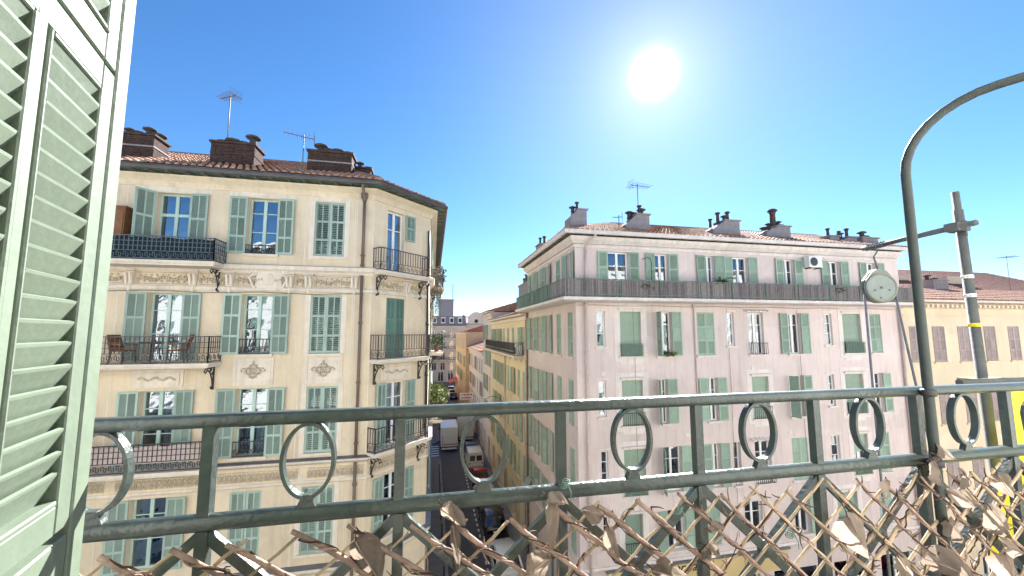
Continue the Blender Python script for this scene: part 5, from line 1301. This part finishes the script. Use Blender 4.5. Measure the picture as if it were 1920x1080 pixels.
# ================================================================== willow trellis tied to the railing, with dry leaves
tr = empty('willow_trellis', (0, DR - 0.05, 13.585), 'willow stick trellis with dried tendrils tied below the railing', 'trellis')
RT = random.Random(12)
def stick(x0, z0, x1, z1, r, m, y, tend):
    n = 12; pts = []; rs = []
    for k in range(n + 1):
        t = k / n; j = 0.0045
        pts.append((x0 + (x1 - x0) * t + RT.uniform(-j, j), y + RT.uniform(-j, j) * .6, z0 + (z1 - z0) * t + RT.uniform(-j, j))); rs.append(r * (1.08 if RT.random() < .25 else RT.uniform(.86, 1.0)))
    o = put(rsmooth(MB().tube(pts, rs, 8)), 'stick', m, tr)
    if tend:
        for q in range(2):
            w = MB(); ph = RT.uniform(0, 6); L = sqrt((x1 - x0) ** 2 + (z1 - z0) ** 2); tp = []; t0 = RT.uniform(.02, .1)
            nn = int(L * 60)
            for k in range(nn):
                t = t0 + (1 - t0) * k / nn; a = ph + t * L * (26 + 10 * q) + .8 * sin(k * .37); rr = r * RT.uniform(1.15, 1.9)
                ux, uz = -(z1 - z0) / L, (x1 - x0) / L
                tp.append((x0 + (x1 - x0) * t + ux * rr * cos(a), y + rr * sin(a), z0 + (z1 - z0) * t + uz * rr * cos(a)))
            w.tube(tp, [RT.uniform(.0016, .0036) for _ in tp], 5)
            for k in range(int(L * 9)):
                c = Vector(tp[RT.randrange(len(tp))]); d = Vector((RT.uniform(-1, 1), RT.uniform(-.7, .5), RT.uniform(-.4, 1))).normalized() * RT.uniform(.015, .05)
                w.tube([c, c + d * .6, c + d + Vector((RT.uniform(-.01, .01), 0, RT.uniform(-.012, .012)))], [.003, .0022, .0012], 4)
            put(w, 'tendril', 'tendril' if q == 0 else 'stick', o)
zT = zr(-.615)
sp = 0.164
def dz(lo, hi): return RT.uniform(lo, hi)
xs1 = [-1.06 + sp * i + RT.uniform(-.018, .018) for i in range(-9, 26)]
for i, x in enumerate(xs1):
    sl_ = 0.62 + 0.3 * min(1, max(0, (x + .6) / 1.6)); L = dz(.62, .74); zt_ = zT + dz(-.015, .03) - (.02 if x > 1.6 else 0)
    stick(x, zt_, x + L / sl_ * .8, zt_ - L * .8, RT.uniform(.0066, .009) if x < .9 else RT.uniform(.005, .007), 'stick' if x < 1.0 or RT.random() < .4 else 'stick_pale', -.012, True)
xs2 = [-1.2 + sp * i + RT.uniform(-.02, .02) for i in range(-6, 32)]
for i, x in enumerate(xs2):
    if x < 0.55 and i % 2 == 0 and RT.random() < .4: continue
    L = dz(.6, .7); zt_ = zT + dz(-.03, .02); s_ = .8
    stick(x, zt_, x - L / s_ * .8, zt_ - L * .8, RT.uniform(.0042, .0056) if x < 1.9 else RT.uniform(.0055, .0075), 'stick_pale', .006, x > .7 and RT.random() < .35)
for px, py in ((1057, 912), (1480, 1005), (1270, 960)):
    p = onY(px, py, DR - .05); tie = MB(); zq = p.z - 13.585
    for q in range(4): tie.tube([(p.x + .012 * cos(k * pi / 4) + .003 * q, .014 * sin(k * pi / 4), zq + .006 * q + .003 * sin(k)) for k in range(9)], .0022, 5)
    tie.tube([(p.x + .012, -.01, zq + .01), (p.x + .02, -.02, zq - .015), (p.x + .017, -.022, zq - .04)], .002, 5)
    put(tie, 'tie', 'soffit_green', tr)
def leaf(px, py, L, W, ang, tilt, lobed=False, y=-0.03, seed=0, twist=.25):
    p = onY(px, py, DR - 0.05 + y); R_ = random.Random(seed * 7 + int(px))
    mb = MB(); n = 16; m = 9
    f1, f2, cup, curl, sk = R_.uniform(0, 6), R_.uniform(0, 6), R_.uniform(.25, .6), R_.uniform(-.25, .35), R_.uniform(-.12, .12)
    for k in range(n + 1):
        t = k / n
        wv = W * max(.03, (sin(pi * t ** .72) ** .75)) * (1 + .07 * sin(9 * t + f1) + .04 * sin(23 * t + f2))
        if lobed: wv *= .55 + .45 * abs(cos(7.5 * t + .4))
        cx = L * (t - .5)
        for j in range(m):
            q = j / (m - 1) * 2 - 1
            yy = cup * wv * q * q + curl * L * (t - .45) ** 2 + .006 * sin(q * 5 + t * 8 + f1) + .004 * abs(sin(t * 22)) * abs(q) - (.004 if j == m // 2 else 0)
            mb.v.append((cx - .12 * wv * abs(q), yy, wv * q + sk * L * (t - .5) ** 2))
    for k in range(n):
        for j in range(m - 1): a = k * m + j; mb.f.append((a, a + 1, a + m + 1, a + m))
    o = put(rsmooth(mb), 'leaf', 'dry_leaf', tr, (p.x, y, p.z - 13.585), rot=(radians(tilt + R_.uniform(-12, 12)), radians(ang), radians(R_.uniform(-28, 28))))
    put(MB().tube([(L * (k / 8 - .5), curl * L * (k / 8 - .45) ** 2 - .008, sk * L * (k / 8 - .5) ** 2) for k in range(9)], [.0022 - .0002 * k for k in range(9)], 5), 'midrib', 'stick', o)
    put(MB().tube([(-L * .48, 0, 0), (-L * .6, .006, .008), (-L * .75, .012, .01)], .0022, 5), 'stalk', 'tendril', o)
LV = ((1046, 938, .10, .034, 20, 10, 0), (1042, 988, .17, .036, 95, 0, 0), (850, 968, .105, .036, 30, 15, 0), (856, 1028, .16, .022, 80, 0, 1), (1112, 962, .10, .036, 200, 20, 0), (1152, 1018, .15, .038, 65, -10, 0), (1345, 992, .09, .03, 0, 30, 0), (1343, 1040, .10, .036, 25, 20, 0),
      (690, 1052, .17, .06, 60, 5, 0), (1010, 1062, .12, .05, 170, 15, 0), (1255, 1076, .13, .05, 10, 0, 0), (1608, 1008, .20, .07, 65, 5, 0), (1772, 858, .15, .052, 10, 25, 0), (1758, 888, .13, .055, 70, 0, 0), (1815, 902, .19, .05, 30, 10, 0), (1806, 935, .14, .04, 25, -20, 0),
      (1662, 918, .10, .035, 140, 0, 0), (1795, 1000, .18, .055, 45, 10, 1), (1778, 1062, .22, .075, 20, 0, 0), (1880, 985, .2, .065, 50, 10, 0), (1905, 1030, .2, .07, 20, -10, 0), (1885, 912, .13, .045, 60, 20, 0), (1700, 1070, .13, .04, 60, 0, 1), (1895, 1075, .17, .06, 80, 0, 0), )
for k, a in enumerate(LV): leaf(a[0], a[1], a[2] * .9, a[3] * .85, a[4], a[5], a[6], y=-.03 - .004 * (k % 4), seed=k)

# ================================================================== scaffold, pulley, tarpaulin
SY = 2.4
sp_ = onY(1792, 358, SY); sb_ = onY(1862, 800, SY)
xs_ = (sp_.x + sb_.x) / 2
sc = empty('scaffold_pole', (xs_, SY, 0.0), 'grey scaffold pole with clamp and outrigger tube beside the balcony', 'scaffold')
zc = onY(1795, 392, SY).z
sc.rotation_euler = (0, radians(-2.2), 0); sc.location.x += 0.55
put(rsmooth(MB().tube([(0, 0, 12.0), (0, 0, sp_.z)], .026, 12)), 'inner_tube', 'scaffold', sc)
put(rsmooth(MB().tube([(0, 0, 0.02), (0, 0, zc)], .034, 14)), 'outer_tube', 'scaffold', sc)
for z, m_ in ((onY(1840, 610, SY).z, 'tarp'), (onY(1832, 555, SY).z, 'white_plastic'), (onY(1822, 520, SY).z, 'white_plastic')): put(rsmooth(MB().lathe([(.0345, 0), (.0375, .003), (.0375, .026), (.0345, .03)], n=12).box(-.09, -.03, -.004, .004, .01, .018)), 'tie', m_, sc, (0, 0, z), .6)
oz = onY(1800, 424, SY).z
d2 = Vector((sin(radians(11.6)), cos(radians(11.6)), 0))
off = Vector((-.062, -.02, 0))
MS = Matrix.Translation(sc.location) @ Matrix.Rotation(radians(-2.2), 4, 'Y')
def along(px):
    lo, hi = 0.1, 4.0
    for _ in range(40):
        t_ = (lo + hi) / 2
        if project(MS @ (off + d2 * t_ + Vector((0, 0, oz))))[0] > px: lo = t_
        else: hi = t_
    return lo
t_end, t_pul = along(1618), along(1640)
put(rsmooth(MB().tube([off - d2 * .13 + Vector((0, 0, oz)), off + d2 * t_end + Vector((0, 0, oz))], .0242, 12)), 'outrigger_tube', 'scaffold', sc)
put(MB().box(-.055, .03, -.05, .05, oz - .04, oz + .045).box(-.11, -.05, -.045, .045, oz - .035, oz + .035).tube([(-.03, -.05, oz + .05), (-.03, -.05, oz - .09)], .009, 6), 'clamp', 'scaffold', sc)
tip = MS @ (off + d2 * t_pul + Vector((0, 0, oz)))
pu = empty('pulley_wheel', tuple(tip + Vector((0, 0, -.025))), 'grey green hoist pulley wheel hanging from the scaffold tube', 'pulley', rz=radians(-17))
wrap = MB()
for k in range(7): wrap.tube([((.027 + .002 * (k % 3)) * cos(a * pi / 6) * .9 , -.02 + .03 * k - .08 + .012 * sin(a), .025 + (.03) * sin(a * pi / 6)) for a in range(13)], .006, 5)
put(wrap, 'rope_lashing', 'rope', pu, (0, 0, 0), radians(17) - radians(11.6))
put(rsmooth(MB().tube([(0, 0, -.005), (.02, 0, -.03), (.0, 0, -.06), (-.02, 0, -.09), (-.005, 0, -.16), (.01, 0, -.25)], .008, 6)), 'hook', 'scaffold', pu)
cz = -.42; Rw = .150
tear = [(Rw * 1.06 * cos(a), cz + Rw * 1.06 * sin(a)) for a in [radians(x) for x in range(-225, 46, 15)]] + [(.07, -.25), (.03, -.225), (-.03, -.225), (-.07, -.25)]
put(MB().prism(tear, .005, .03), 'cheek_plate', 'pulley', pu); put(MB().prism(tear, -.03, -.02), 'cheek_plate', 'pulley', pu)
whl = MB().lathe([(.02, -.012), (Rw * .86, -.012), (Rw * .9, -.02), (Rw * .99, -.02), (Rw * .99, -.012), (Rw * .93, 0), (Rw * .99, .012), (Rw * .9, .014), (.02, .014)], n=36)
put(rsmooth(MB().tube([(Rw * .94 * cos(a * pi / 18), Rw * .94 * sin(a * pi / 18), 0) for a in range(37)], .012, 8, False)), 'rim', 'pulley', pu, (0, -.035, cz), rot=(radians(90), 0, 0))
put(MB().lathe([(.01, 0), (Rw * .9, 0), (Rw * .9, .008), (.01, .008)], n=36), 'wheel_face', 'pulley_face', pu, (0, -.031, cz), rot=(radians(90), 0, 0))
for a, r in ((200, .55), (340, .55), (260, .78)): put(MB().lathe([(.008, 0), (.008, .004)], n=8), 'bolt', 'iron', pu, (Rw * r * .9 * cos(radians(a)), -.039, cz + Rw * r * .9 * sin(radians(a))), rot=(radians(90), 0, 0))
put(MB().lathe([(.012, 0), (.012, .012), (.006, .014)], n=8), 'axle', 'pulley', pu, (0, -.039, cz), rot=(radians(90), 0, 0))
rz_ = radians(-17); ex = Vector((cos(rz_), sin(rz_), 0))
top = tip + Vector((0, 0, cz - .025))
r1 = tag(put(rsmooth(MB().tube([top - ex * Rw * .95 + Vector((0, .0, -.02)), top - ex * Rw * .97 + Vector((0, 0, -3)), top - ex * Rw * .97 + Vector((0, 0, -top.z + .05))], .011, 8)), 'hoist_rope', 'rope'), 'dark hoist rope hanging straight down on the left of the pulley wheel', 'rope')
q2 = onY(1773, 962, 3.0)
a_ = top + ex * Rw * .95
dirv = (q2 - a_)
r2 = tag(put(rsmooth(MB().tube([a_, a_ + dirv, a_ + dirv * ((a_.z - 3) / -dirv.z)], .011, 8)), 'hoist_rope', 'rope'), 'dark hoist rope slanting down on the right of the pulley wheel', 'rope')
# platform and tarpaulin of the neighbouring scaffold
tp = onY(1885, 722, 2.2)
tarp = empty('yellow_tarpaulin', (tp.x - .14, 2.2, 10.5), 'bright yellow tarpaulin hung on the scaffold at the railing end', 'tarpaulin')
mb = MB(); nx, nz = 26, 24; H_ = tp.z - 10.5
for j in range(nz + 1):
    for i in range(nx + 1):
        x = i / nx * 2.6; z = H_ * j / nz
        mb.v.append((x + .03 * sin(z * 2), .05 * sin(x * 7 + z * .8) + .03 * sin(x * 15 - z * 2) + .04 * sin(z * 3 + x), z - (.03 * sin(x * 5) if j == nz else 0)))
for j in range(nz):
    for i in range(nx): a = j * (nx + 1) + i; mb.f.append((a, a + 1, a + nx + 2, a + nx + 1))
put(rsmooth(mb), 'sheet', 'tarp', tarp)
put(MB().tube([(-.3, 0.02, H_ + .03), (2.7, 0.02, H_ + .03)], .024, 10), 'top_tube', 'scaffold', tarp)
put(MB().tube([(2.6, 0.05, -10.45), (2.6, 0.05, H_ + .4)], .024, 10), 'standard_tube', 'scaffold', tarp)
p = onY(1846, 716, 2.6)
put(MB().box(p.x - .12, p.x + .25, 2.6, 2.72, p.z, p.z + .03), 'scaffold_board', 'plank'); bpy.data.objects['scaffold_board'].location = (0, 0, 0)
tag(bpy.data.objects['scaffold_board'], 'weathered timber scaffold board resting beside the yellow tarpaulin', 'board')

# ================================================================== vehicles
def loft(mb, secs):
    i0 = len(mb.v); n = len(secs[0])
    for s in secs: mb.v += s
    for k in range(len(secs) - 1):
        for j in range(n): j2 = (j + 1) % n; a = i0 + k * n; mb.f.append((a + j, a + j2, a + n + j2, a + n + j))
    mb.f.append(tuple(i0 + j for j in range(n))[::-1]); mb.f.append(tuple(i0 + (len(secs) - 1) * n + j for j in range(n)))
def car(x, y, col, label, L=4.1, W=1.72, H=1.45, rz=0.0, kind='hatch', name='parked_car', group=None, cat='car'):
    o = empty(name, (x, y, 0), label, cat, group, rz)
    h2 = W / 2
    def sec(yy, zb, zt, w, r=.12): return [(-w * .92, yy, zb), (w * .92, yy, zb), (w, yy, zb + .18), (w, yy, zt - r), (w * .93, yy, zt), (-w * .93, yy, zt), (-w, yy, zt - r), (-w, yy, zb + .18)]
    belt = .92 if kind != 'van' else 1.0
    hood = .86 if kind != 'van' else .98
    mb = MB(); r0, r1 = -L / 2, L / 2
    loft(mb, [sec(r0, .38, .80, h2 * .84), sec(r0 + .08, .26, .92, h2 * .94), sec(r0 + .35, .22, belt, h2), sec(-.1, .2, belt, h2), sec(r1 - 1.25, .2, belt - .01, h2), sec(r1 - .9, .22, hood, h2 * .99), sec(r1 - .25, .24, hood - .12, h2 * .93), sec(r1, .34, .62, h2 * .78)])
    put(rsmooth(mb), 'body', col, o)
    # cabin
    tb = {'hatch': (.30, 1.3, .55, 2.05), 'van': (.04, .85, .12, 1.35), 'saloon': (.75, 1.3, 1.2, 2.0)}[kind]
    yb0, yb1 = r0 + tb[0], r1 - tb[1]; yt0, yt1 = r0 + tb[2] + .1, r1 - tb[3]
    wt = h2 * (.78 if kind != 'van' else .88); wb = h2 * .95
    c = MB(); c.hexa([(-wb, yb0, belt - .02), (wb, yb0, belt - .02), (wb, yb1, belt - .02), (-wb, yb1, belt - .02), (-wt, yt0, H - .04), (wt, yt0, H - .04), (wt, yt1, H - .04), (-wt, yt1, H - .04)])
    put(c, 'cabin', col, o)
    rf_ = MB(); loft(rf_, [[(-wt * .96, yt0 - .02, H - .045), (wt * .96, yt0 - .02, H - .045), (wt * .9, yt0 + .02, H - .015), (-wt * .9, yt0 + .02, H - .015)], [(-wt, (yt0 + yt1) / 2, H - .04), (wt, (yt0 + yt1) / 2, H - .04), (wt * .9, (yt0 + yt1) / 2, H + .015), (-wt * .9, (yt0 + yt1) / 2, H + .015)], [(-wt * .96, yt1, H - .045), (wt * .96, yt1, H - .045), (wt * .9, yt1 - .03, H - .01), (-wt * .9, yt1 - .03, H - .01)]])
    put(rsmooth(rf_), 'roof', col, o)
    def lerp(a, b, t): return a + (b - a) * t
    def pane(nm, pts, n):
        m_ = MB(); nn = Vector(n) * .012; m_.hexa([Vector(p) + nn * .2 for p in pts] + [Vector(p) + nn for p in pts]); put(m_, nm, 'car_glass', o)
    zz0, zz1 = .10, .88
    Zl = lambda t: lerp(belt - .02, H - .04, t)
    if kind == 'van':
        for s0, s1 in ((-.82, -.1), (.1, .82)): pane('rear_window', [(s0 * lerp(wb, wt, .2), lerp(yb0, yt0, .2), Zl(.2)), (s1 * lerp(wb, wt, .2), lerp(yb0, yt0, .2), Zl(.2)), (s1 * lerp(wb, wt, .75), lerp(yb0, yt0, .75), Zl(.75)), (s0 * lerp(wb, wt, .75), lerp(yb0, yt0, .75), Zl(.75))], (0, -1, 0))
    else:
        pane('rear_window', [(-.86 * lerp(wb, wt, zz0), lerp(yb0, yt0, zz0), Zl(zz0)), (.86 * lerp(wb, wt, zz0), lerp(yb0, yt0, zz0), Zl(zz0)), (.84 * lerp(wb, wt, zz1), lerp(yb0, yt0, zz1), Zl(zz1)), (-.84 * lerp(wb, wt, zz1), lerp(yb0, yt0, zz1), Zl(zz1))], (0, -1, .5))
    pane('windscreen', [(.88 * lerp(wb, wt, zz0), lerp(yb1, yt1, zz0), Zl(zz0)), (-.88 * lerp(wb, wt, zz0), lerp(yb1, yt1, zz0), Zl(zz0)), (-.88 * lerp(wb, wt, zz1), lerp(yb1, yt1, zz1), Zl(zz1)), (.88 * lerp(wb, wt, zz1), lerp(yb1, yt1, zz1), Zl(zz1))], (0, 1, .8))
    for s in (-1, 1):
        for f0, f1 in (((.08, .46), (.52, .90)) if kind != 'van' else ((.62, .92),)):
            def sp3(f, t): return (s * (lerp(wb, wt, t)), lerp(lerp(yb0, yb1, f), lerp(yt0, yt1, f), t), Zl(t))
            pts = [sp3(f0, .1), sp3(f1, .1), sp3(f1 if f1 < .9 else f1 - .02, .86), sp3(f0 + .02, .86)]
            pane('side_window', pts if s > 0 else pts[::-1], (s, 0, .25))
        for yy in (r0 + .72, r1 - .78):
            tw_ = put(cached('tyre', lambda: MB().lathe([(.2, -.1), (.29, -.1), (.31, -.07), (.31, .07), (.29, .1), (.2, .1)], n=18).mesh('wheel', True)), 'wheel', 'rubber', o, (s * (h2 - .09), yy, .31), rot=(0, radians(90), 0))
            put(cached('rim', lambda: MB().lathe([(.03, -.105), (.2, -.104), (.2, .104), (.03, .105)], n=14).mesh('rim')), 'rim', 'alloy', tw_)
        put(MB().box(-.1, .1, -.02, .05, -.1, .1) if kind != 'van' else MB().box(-.06, .06, -.02, .04, -.16, .16), 'taillight', 'lamp_red', o, (s * (h2 * .78), r0 + .05, .74 if kind != 'van' else .82))
        put(MB().box(-.16, .16, -.06, .06, -.06, .06), 'headlight', 'lamp_white', o, (s * (h2 * .68), r1 - .16, .62))
        put(rsmooth(MB().ball((0, 0, 0), .09, .06, .07, 8, 5)), 'mirror', col, o, (s * (h2 + .07), yb1 - .25, belt + .06))
    put(MB().box(-.26, .26, -.02, 0, -.055, .055), 'number_plate', 'white_plastic', o, (0, r0 - .0, .62))
    put(MB().box(-h2 * .86, h2 * .86, -.06, .06, -.09, .07), 'rear_bumper', 'dark_plastic', o, (0, r0 + .02, .42))
    return o
def truck(x, y, label, L=6.2, W=2.1, H=2.9, stripes=False, col='car_white', box='car_cream', rz=0):
    o = empty('box_truck', (x, y, 0), label, 'truck', rz=rz); h2 = W / 2
    put(MB().box(-h2, h2, -L / 2, L / 2 - 1.7, .75, H), 'cargo_box', box, o); put(MB().box(-h2 - .02, h2 + .02, -L / 2 - .02, L / 2 - 1.68, H + .002, H + .05), 'box_roof', 'car_white', o)
    put(MB().box(-h2 * .9, h2 * .9, -L / 2 + .2, L / 2 - .2, .5, .74), 'chassis', 'dark_plastic', o)
    cb = MB(); loft(cb, [[(-h2 * .95, L / 2 - 1.65, .5), (h2 * .95, L / 2 - 1.65, .5), (h2 * .9, L / 2 - 1.65, 2.3), (-h2 * .9, L / 2 - 1.65, 2.3)], [(-h2 * .95, L / 2 - .5, .5), (h2 * .95, L / 2 - .5, .5), (h2 * .85, L / 2 - .7, 2.2), (-h2 * .85, L / 2 - .7, 2.2)], [(-h2 * .9, L / 2, .5), (h2 * .9, L / 2, .5), (h2 * .85, L / 2 - .05, 1.2), (-h2 * .85, L / 2 - .05, 1.2)]]); put(cb, 'cab', col, o)
    for s in (-1, 1):
        put(MB().box(-h2 * .46, h2 * .46, -.03, 0, 0, H - .98), 'rear_door', box, o, (s * h2 * .485, -L / 2 - .002, .86))
        for yy in (-L / 2 + 1.1, L / 2 - 1.0):
            tw_ = put(cached('ttyre', lambda: MB().lathe([(.25, -.13), (.38, -.13), (.41, -.09), (.41, .09), (.38, .13), (.25, .13)], n=18).mesh('wheel', True)), 'wheel', 'rubber', o, (s * (h2 - .15), yy, .41), rot=(0, radians(90), 0)); put(cached('rim', lambda: None), 'rim', 'alloy', tw_)
        put(MB().box(-.09, .09, -.04, .02, -.12, .12), 'taillight', 'lamp_red', o, (s * h2 * .86, -L / 2 - .0, .62))
        put(MB().box(-.12, .12, -.04, .04, -.16, .16), 'mirror', 'dark_plastic', o, (s * (h2 + .16), L / 2 - .75, 1.7))
    put(MB().box(-h2 * .92, h2 * .92, -.1, .05, -.1, .06), 'rear_bumper', 'white_plastic', o, (0, -L / 2 - .05, .55))
    if stripes:
        for i in range(9): put(MB().prism([(0, 0), (.1, 0), (.17, .2), (.07, .2)], -.006, 0), 'hazard_stripe', 'lamp_red', o, (-h2 * .88 + i * .21, -L / 2 - .033, .92))
        for i in range(4): put(MB().prism([(0, 0), (.1, 0), (.14, .12), (.04, .12)], -.006, 0), 'hazard_stripe', 'lamp_red', o, (-h2 * .9, -L / 2 - .033, 1.2 + i * .24))
    return o
car(4.75, 30.8, 'car_black', 'black parked car with a pale number plate and dark rear window', 4.2, 1.72, 1.5)
car(4.72, 25.6, 'car_white', 'white parked car just behind the black one', 4.3, 1.75, 1.5)
car(4.85, 20.6, 'car_grey', 'grey parked car at the junction end of the parked row', 4.2, 1.75, 1.48, kind='saloon')
car(4.8, 35.6, 'car_cream', 'pale silver parked car between the black car and the red one', 3.9, 1.7, 1.45)
car(4.85, 40.2, 'car_red', 'small dark red parked car in front of a white van', 3.7, 1.62, 1.42)
car(4.80, 44.8, 'car_cream', 'white van with two square rear windows parked behind the red car', 4.3, 1.75, 1.95, kind='van', name='parked_van', cat='van')
car(4.85, 49.4, 'car_blue', 'dark blue parked car between the white van and a parked truck', 4.1, 1.72, 1.45)
truck(2.30, 53.2, 'white box truck with red hazard stripes driving along the street', 6.2, 2.05, 3.0, True)
truck(4.75, 57.2, 'cream box truck parked at the kerb behind the blue car', 6.0, 2.0, 3.4, False)
for k, (yy, c_, lab) in enumerate(((72, 'car_white', 'white car parked by the low pink house'), (90, 'car_blue', 'blue car farther down the street with a pale car ahead'), (95.5, 'car_white', 'pale car parked ahead of the far blue car'), (101, 'car_grey', 'grey car near the far junction'))):
    car(4.8, yy, c_, lab, 4.1, 1.72, 1.45)
car(9.6, 13.6, 'car_cream', 'pale car parked on the front street below the pink shop sign', 4.1, 1.72, 1.45, rz=radians(-90))
car(15.6, 13.4, 'car_black', 'black car parked on the front street below the green rollers', 4.2, 1.75, 1.45, rz=radians(-90))
car(21.0, 13.4, 'car_grey', 'grey car parked on the front street below the scaffold rope', 4.2, 1.75, 1.45, rz=radians(-90))
car(27.0, 13.4, 'car_red', 'red car parked on the front street below the beige house', 4.0, 1.7, 1.45, rz=radians(-90))
# street furniture and signs
def bollard(x, y, lab): 
    tag(put(rsmooth(MB().lathe([(.06, 0), (.06, .04), (.045, .06), (.045, .8), (.06, .82), (.06, .86), (.03, .92)], n=10)), 'street_bollard', 'dark_plastic', None, (x, y, .13)), lab, 'bollard', 'bollards along the left pavement edge')
for k in range(9): bollard(0.92, 22 + 2.6 * k, 'thin dark bollard on the left pavement edge')
sg = empty('projecting_sign', (6.5, 61.0, 4.6), 'white projecting sign with two rows of red marks on the right of the street', 'sign')
put(MB().box(-2.2, -.15, -.05, .05, 0, 1.0), 'panel', 'white_plastic', sg); put(MB().box(-.15, .05, -.03, .03, .45, .55), 'arm', 'iron', sg)
for zr_ in (.58, .14):
    mk = MB(); xq = -2.0; RS = random.Random(int(zr_ * 100))
    while xq < -.45:
        ww = RS.uniform(.1, .24); mk.box(xq, xq + ww, -.058, -.052, zr_ + RS.uniform(0, .06), zr_ + RS.uniform(.2, .3)); xq += ww + .05
    put(mk, 'painted_marks', 'sign_red', sg)
aw = empty('shop_awning', (5.95, 92, 3.2), 'dark red shop awning jutting out at the far end of the street', 'awning')
put(MB().hexa([(-1.8, 0, 0), (0, 0, .9), (0, 6, .9), (-1.8, 6, 0), (-1.8, 0, .06), (0, 0, .96), (0, 6, .96), (-1.8, 6, .06)]), 'canopy', 'awning_red', aw); put(MB().box(-1.82, -1.78, 0, 6, -.35, 0.0), 'valance', 'awning_red', aw)
lp = empty('wall_lamp', (6.5, 36.0, 8.8), 'street lamp on a curved arm fixed to the ochre house', 'lamp')
put(rsmooth(MB().tube([(0.04, 0, -.4), (-.3, 0, 0), (-.9, 0, .2), (-1.4, 0, .1)], .035, 7)), 'arm', 'zinc', lp); put(rsmooth(MB().ball((-1.6, 0, .05), .32, .16, .1, 10, 6)), 'lamp_head', 'white_plastic', lp)
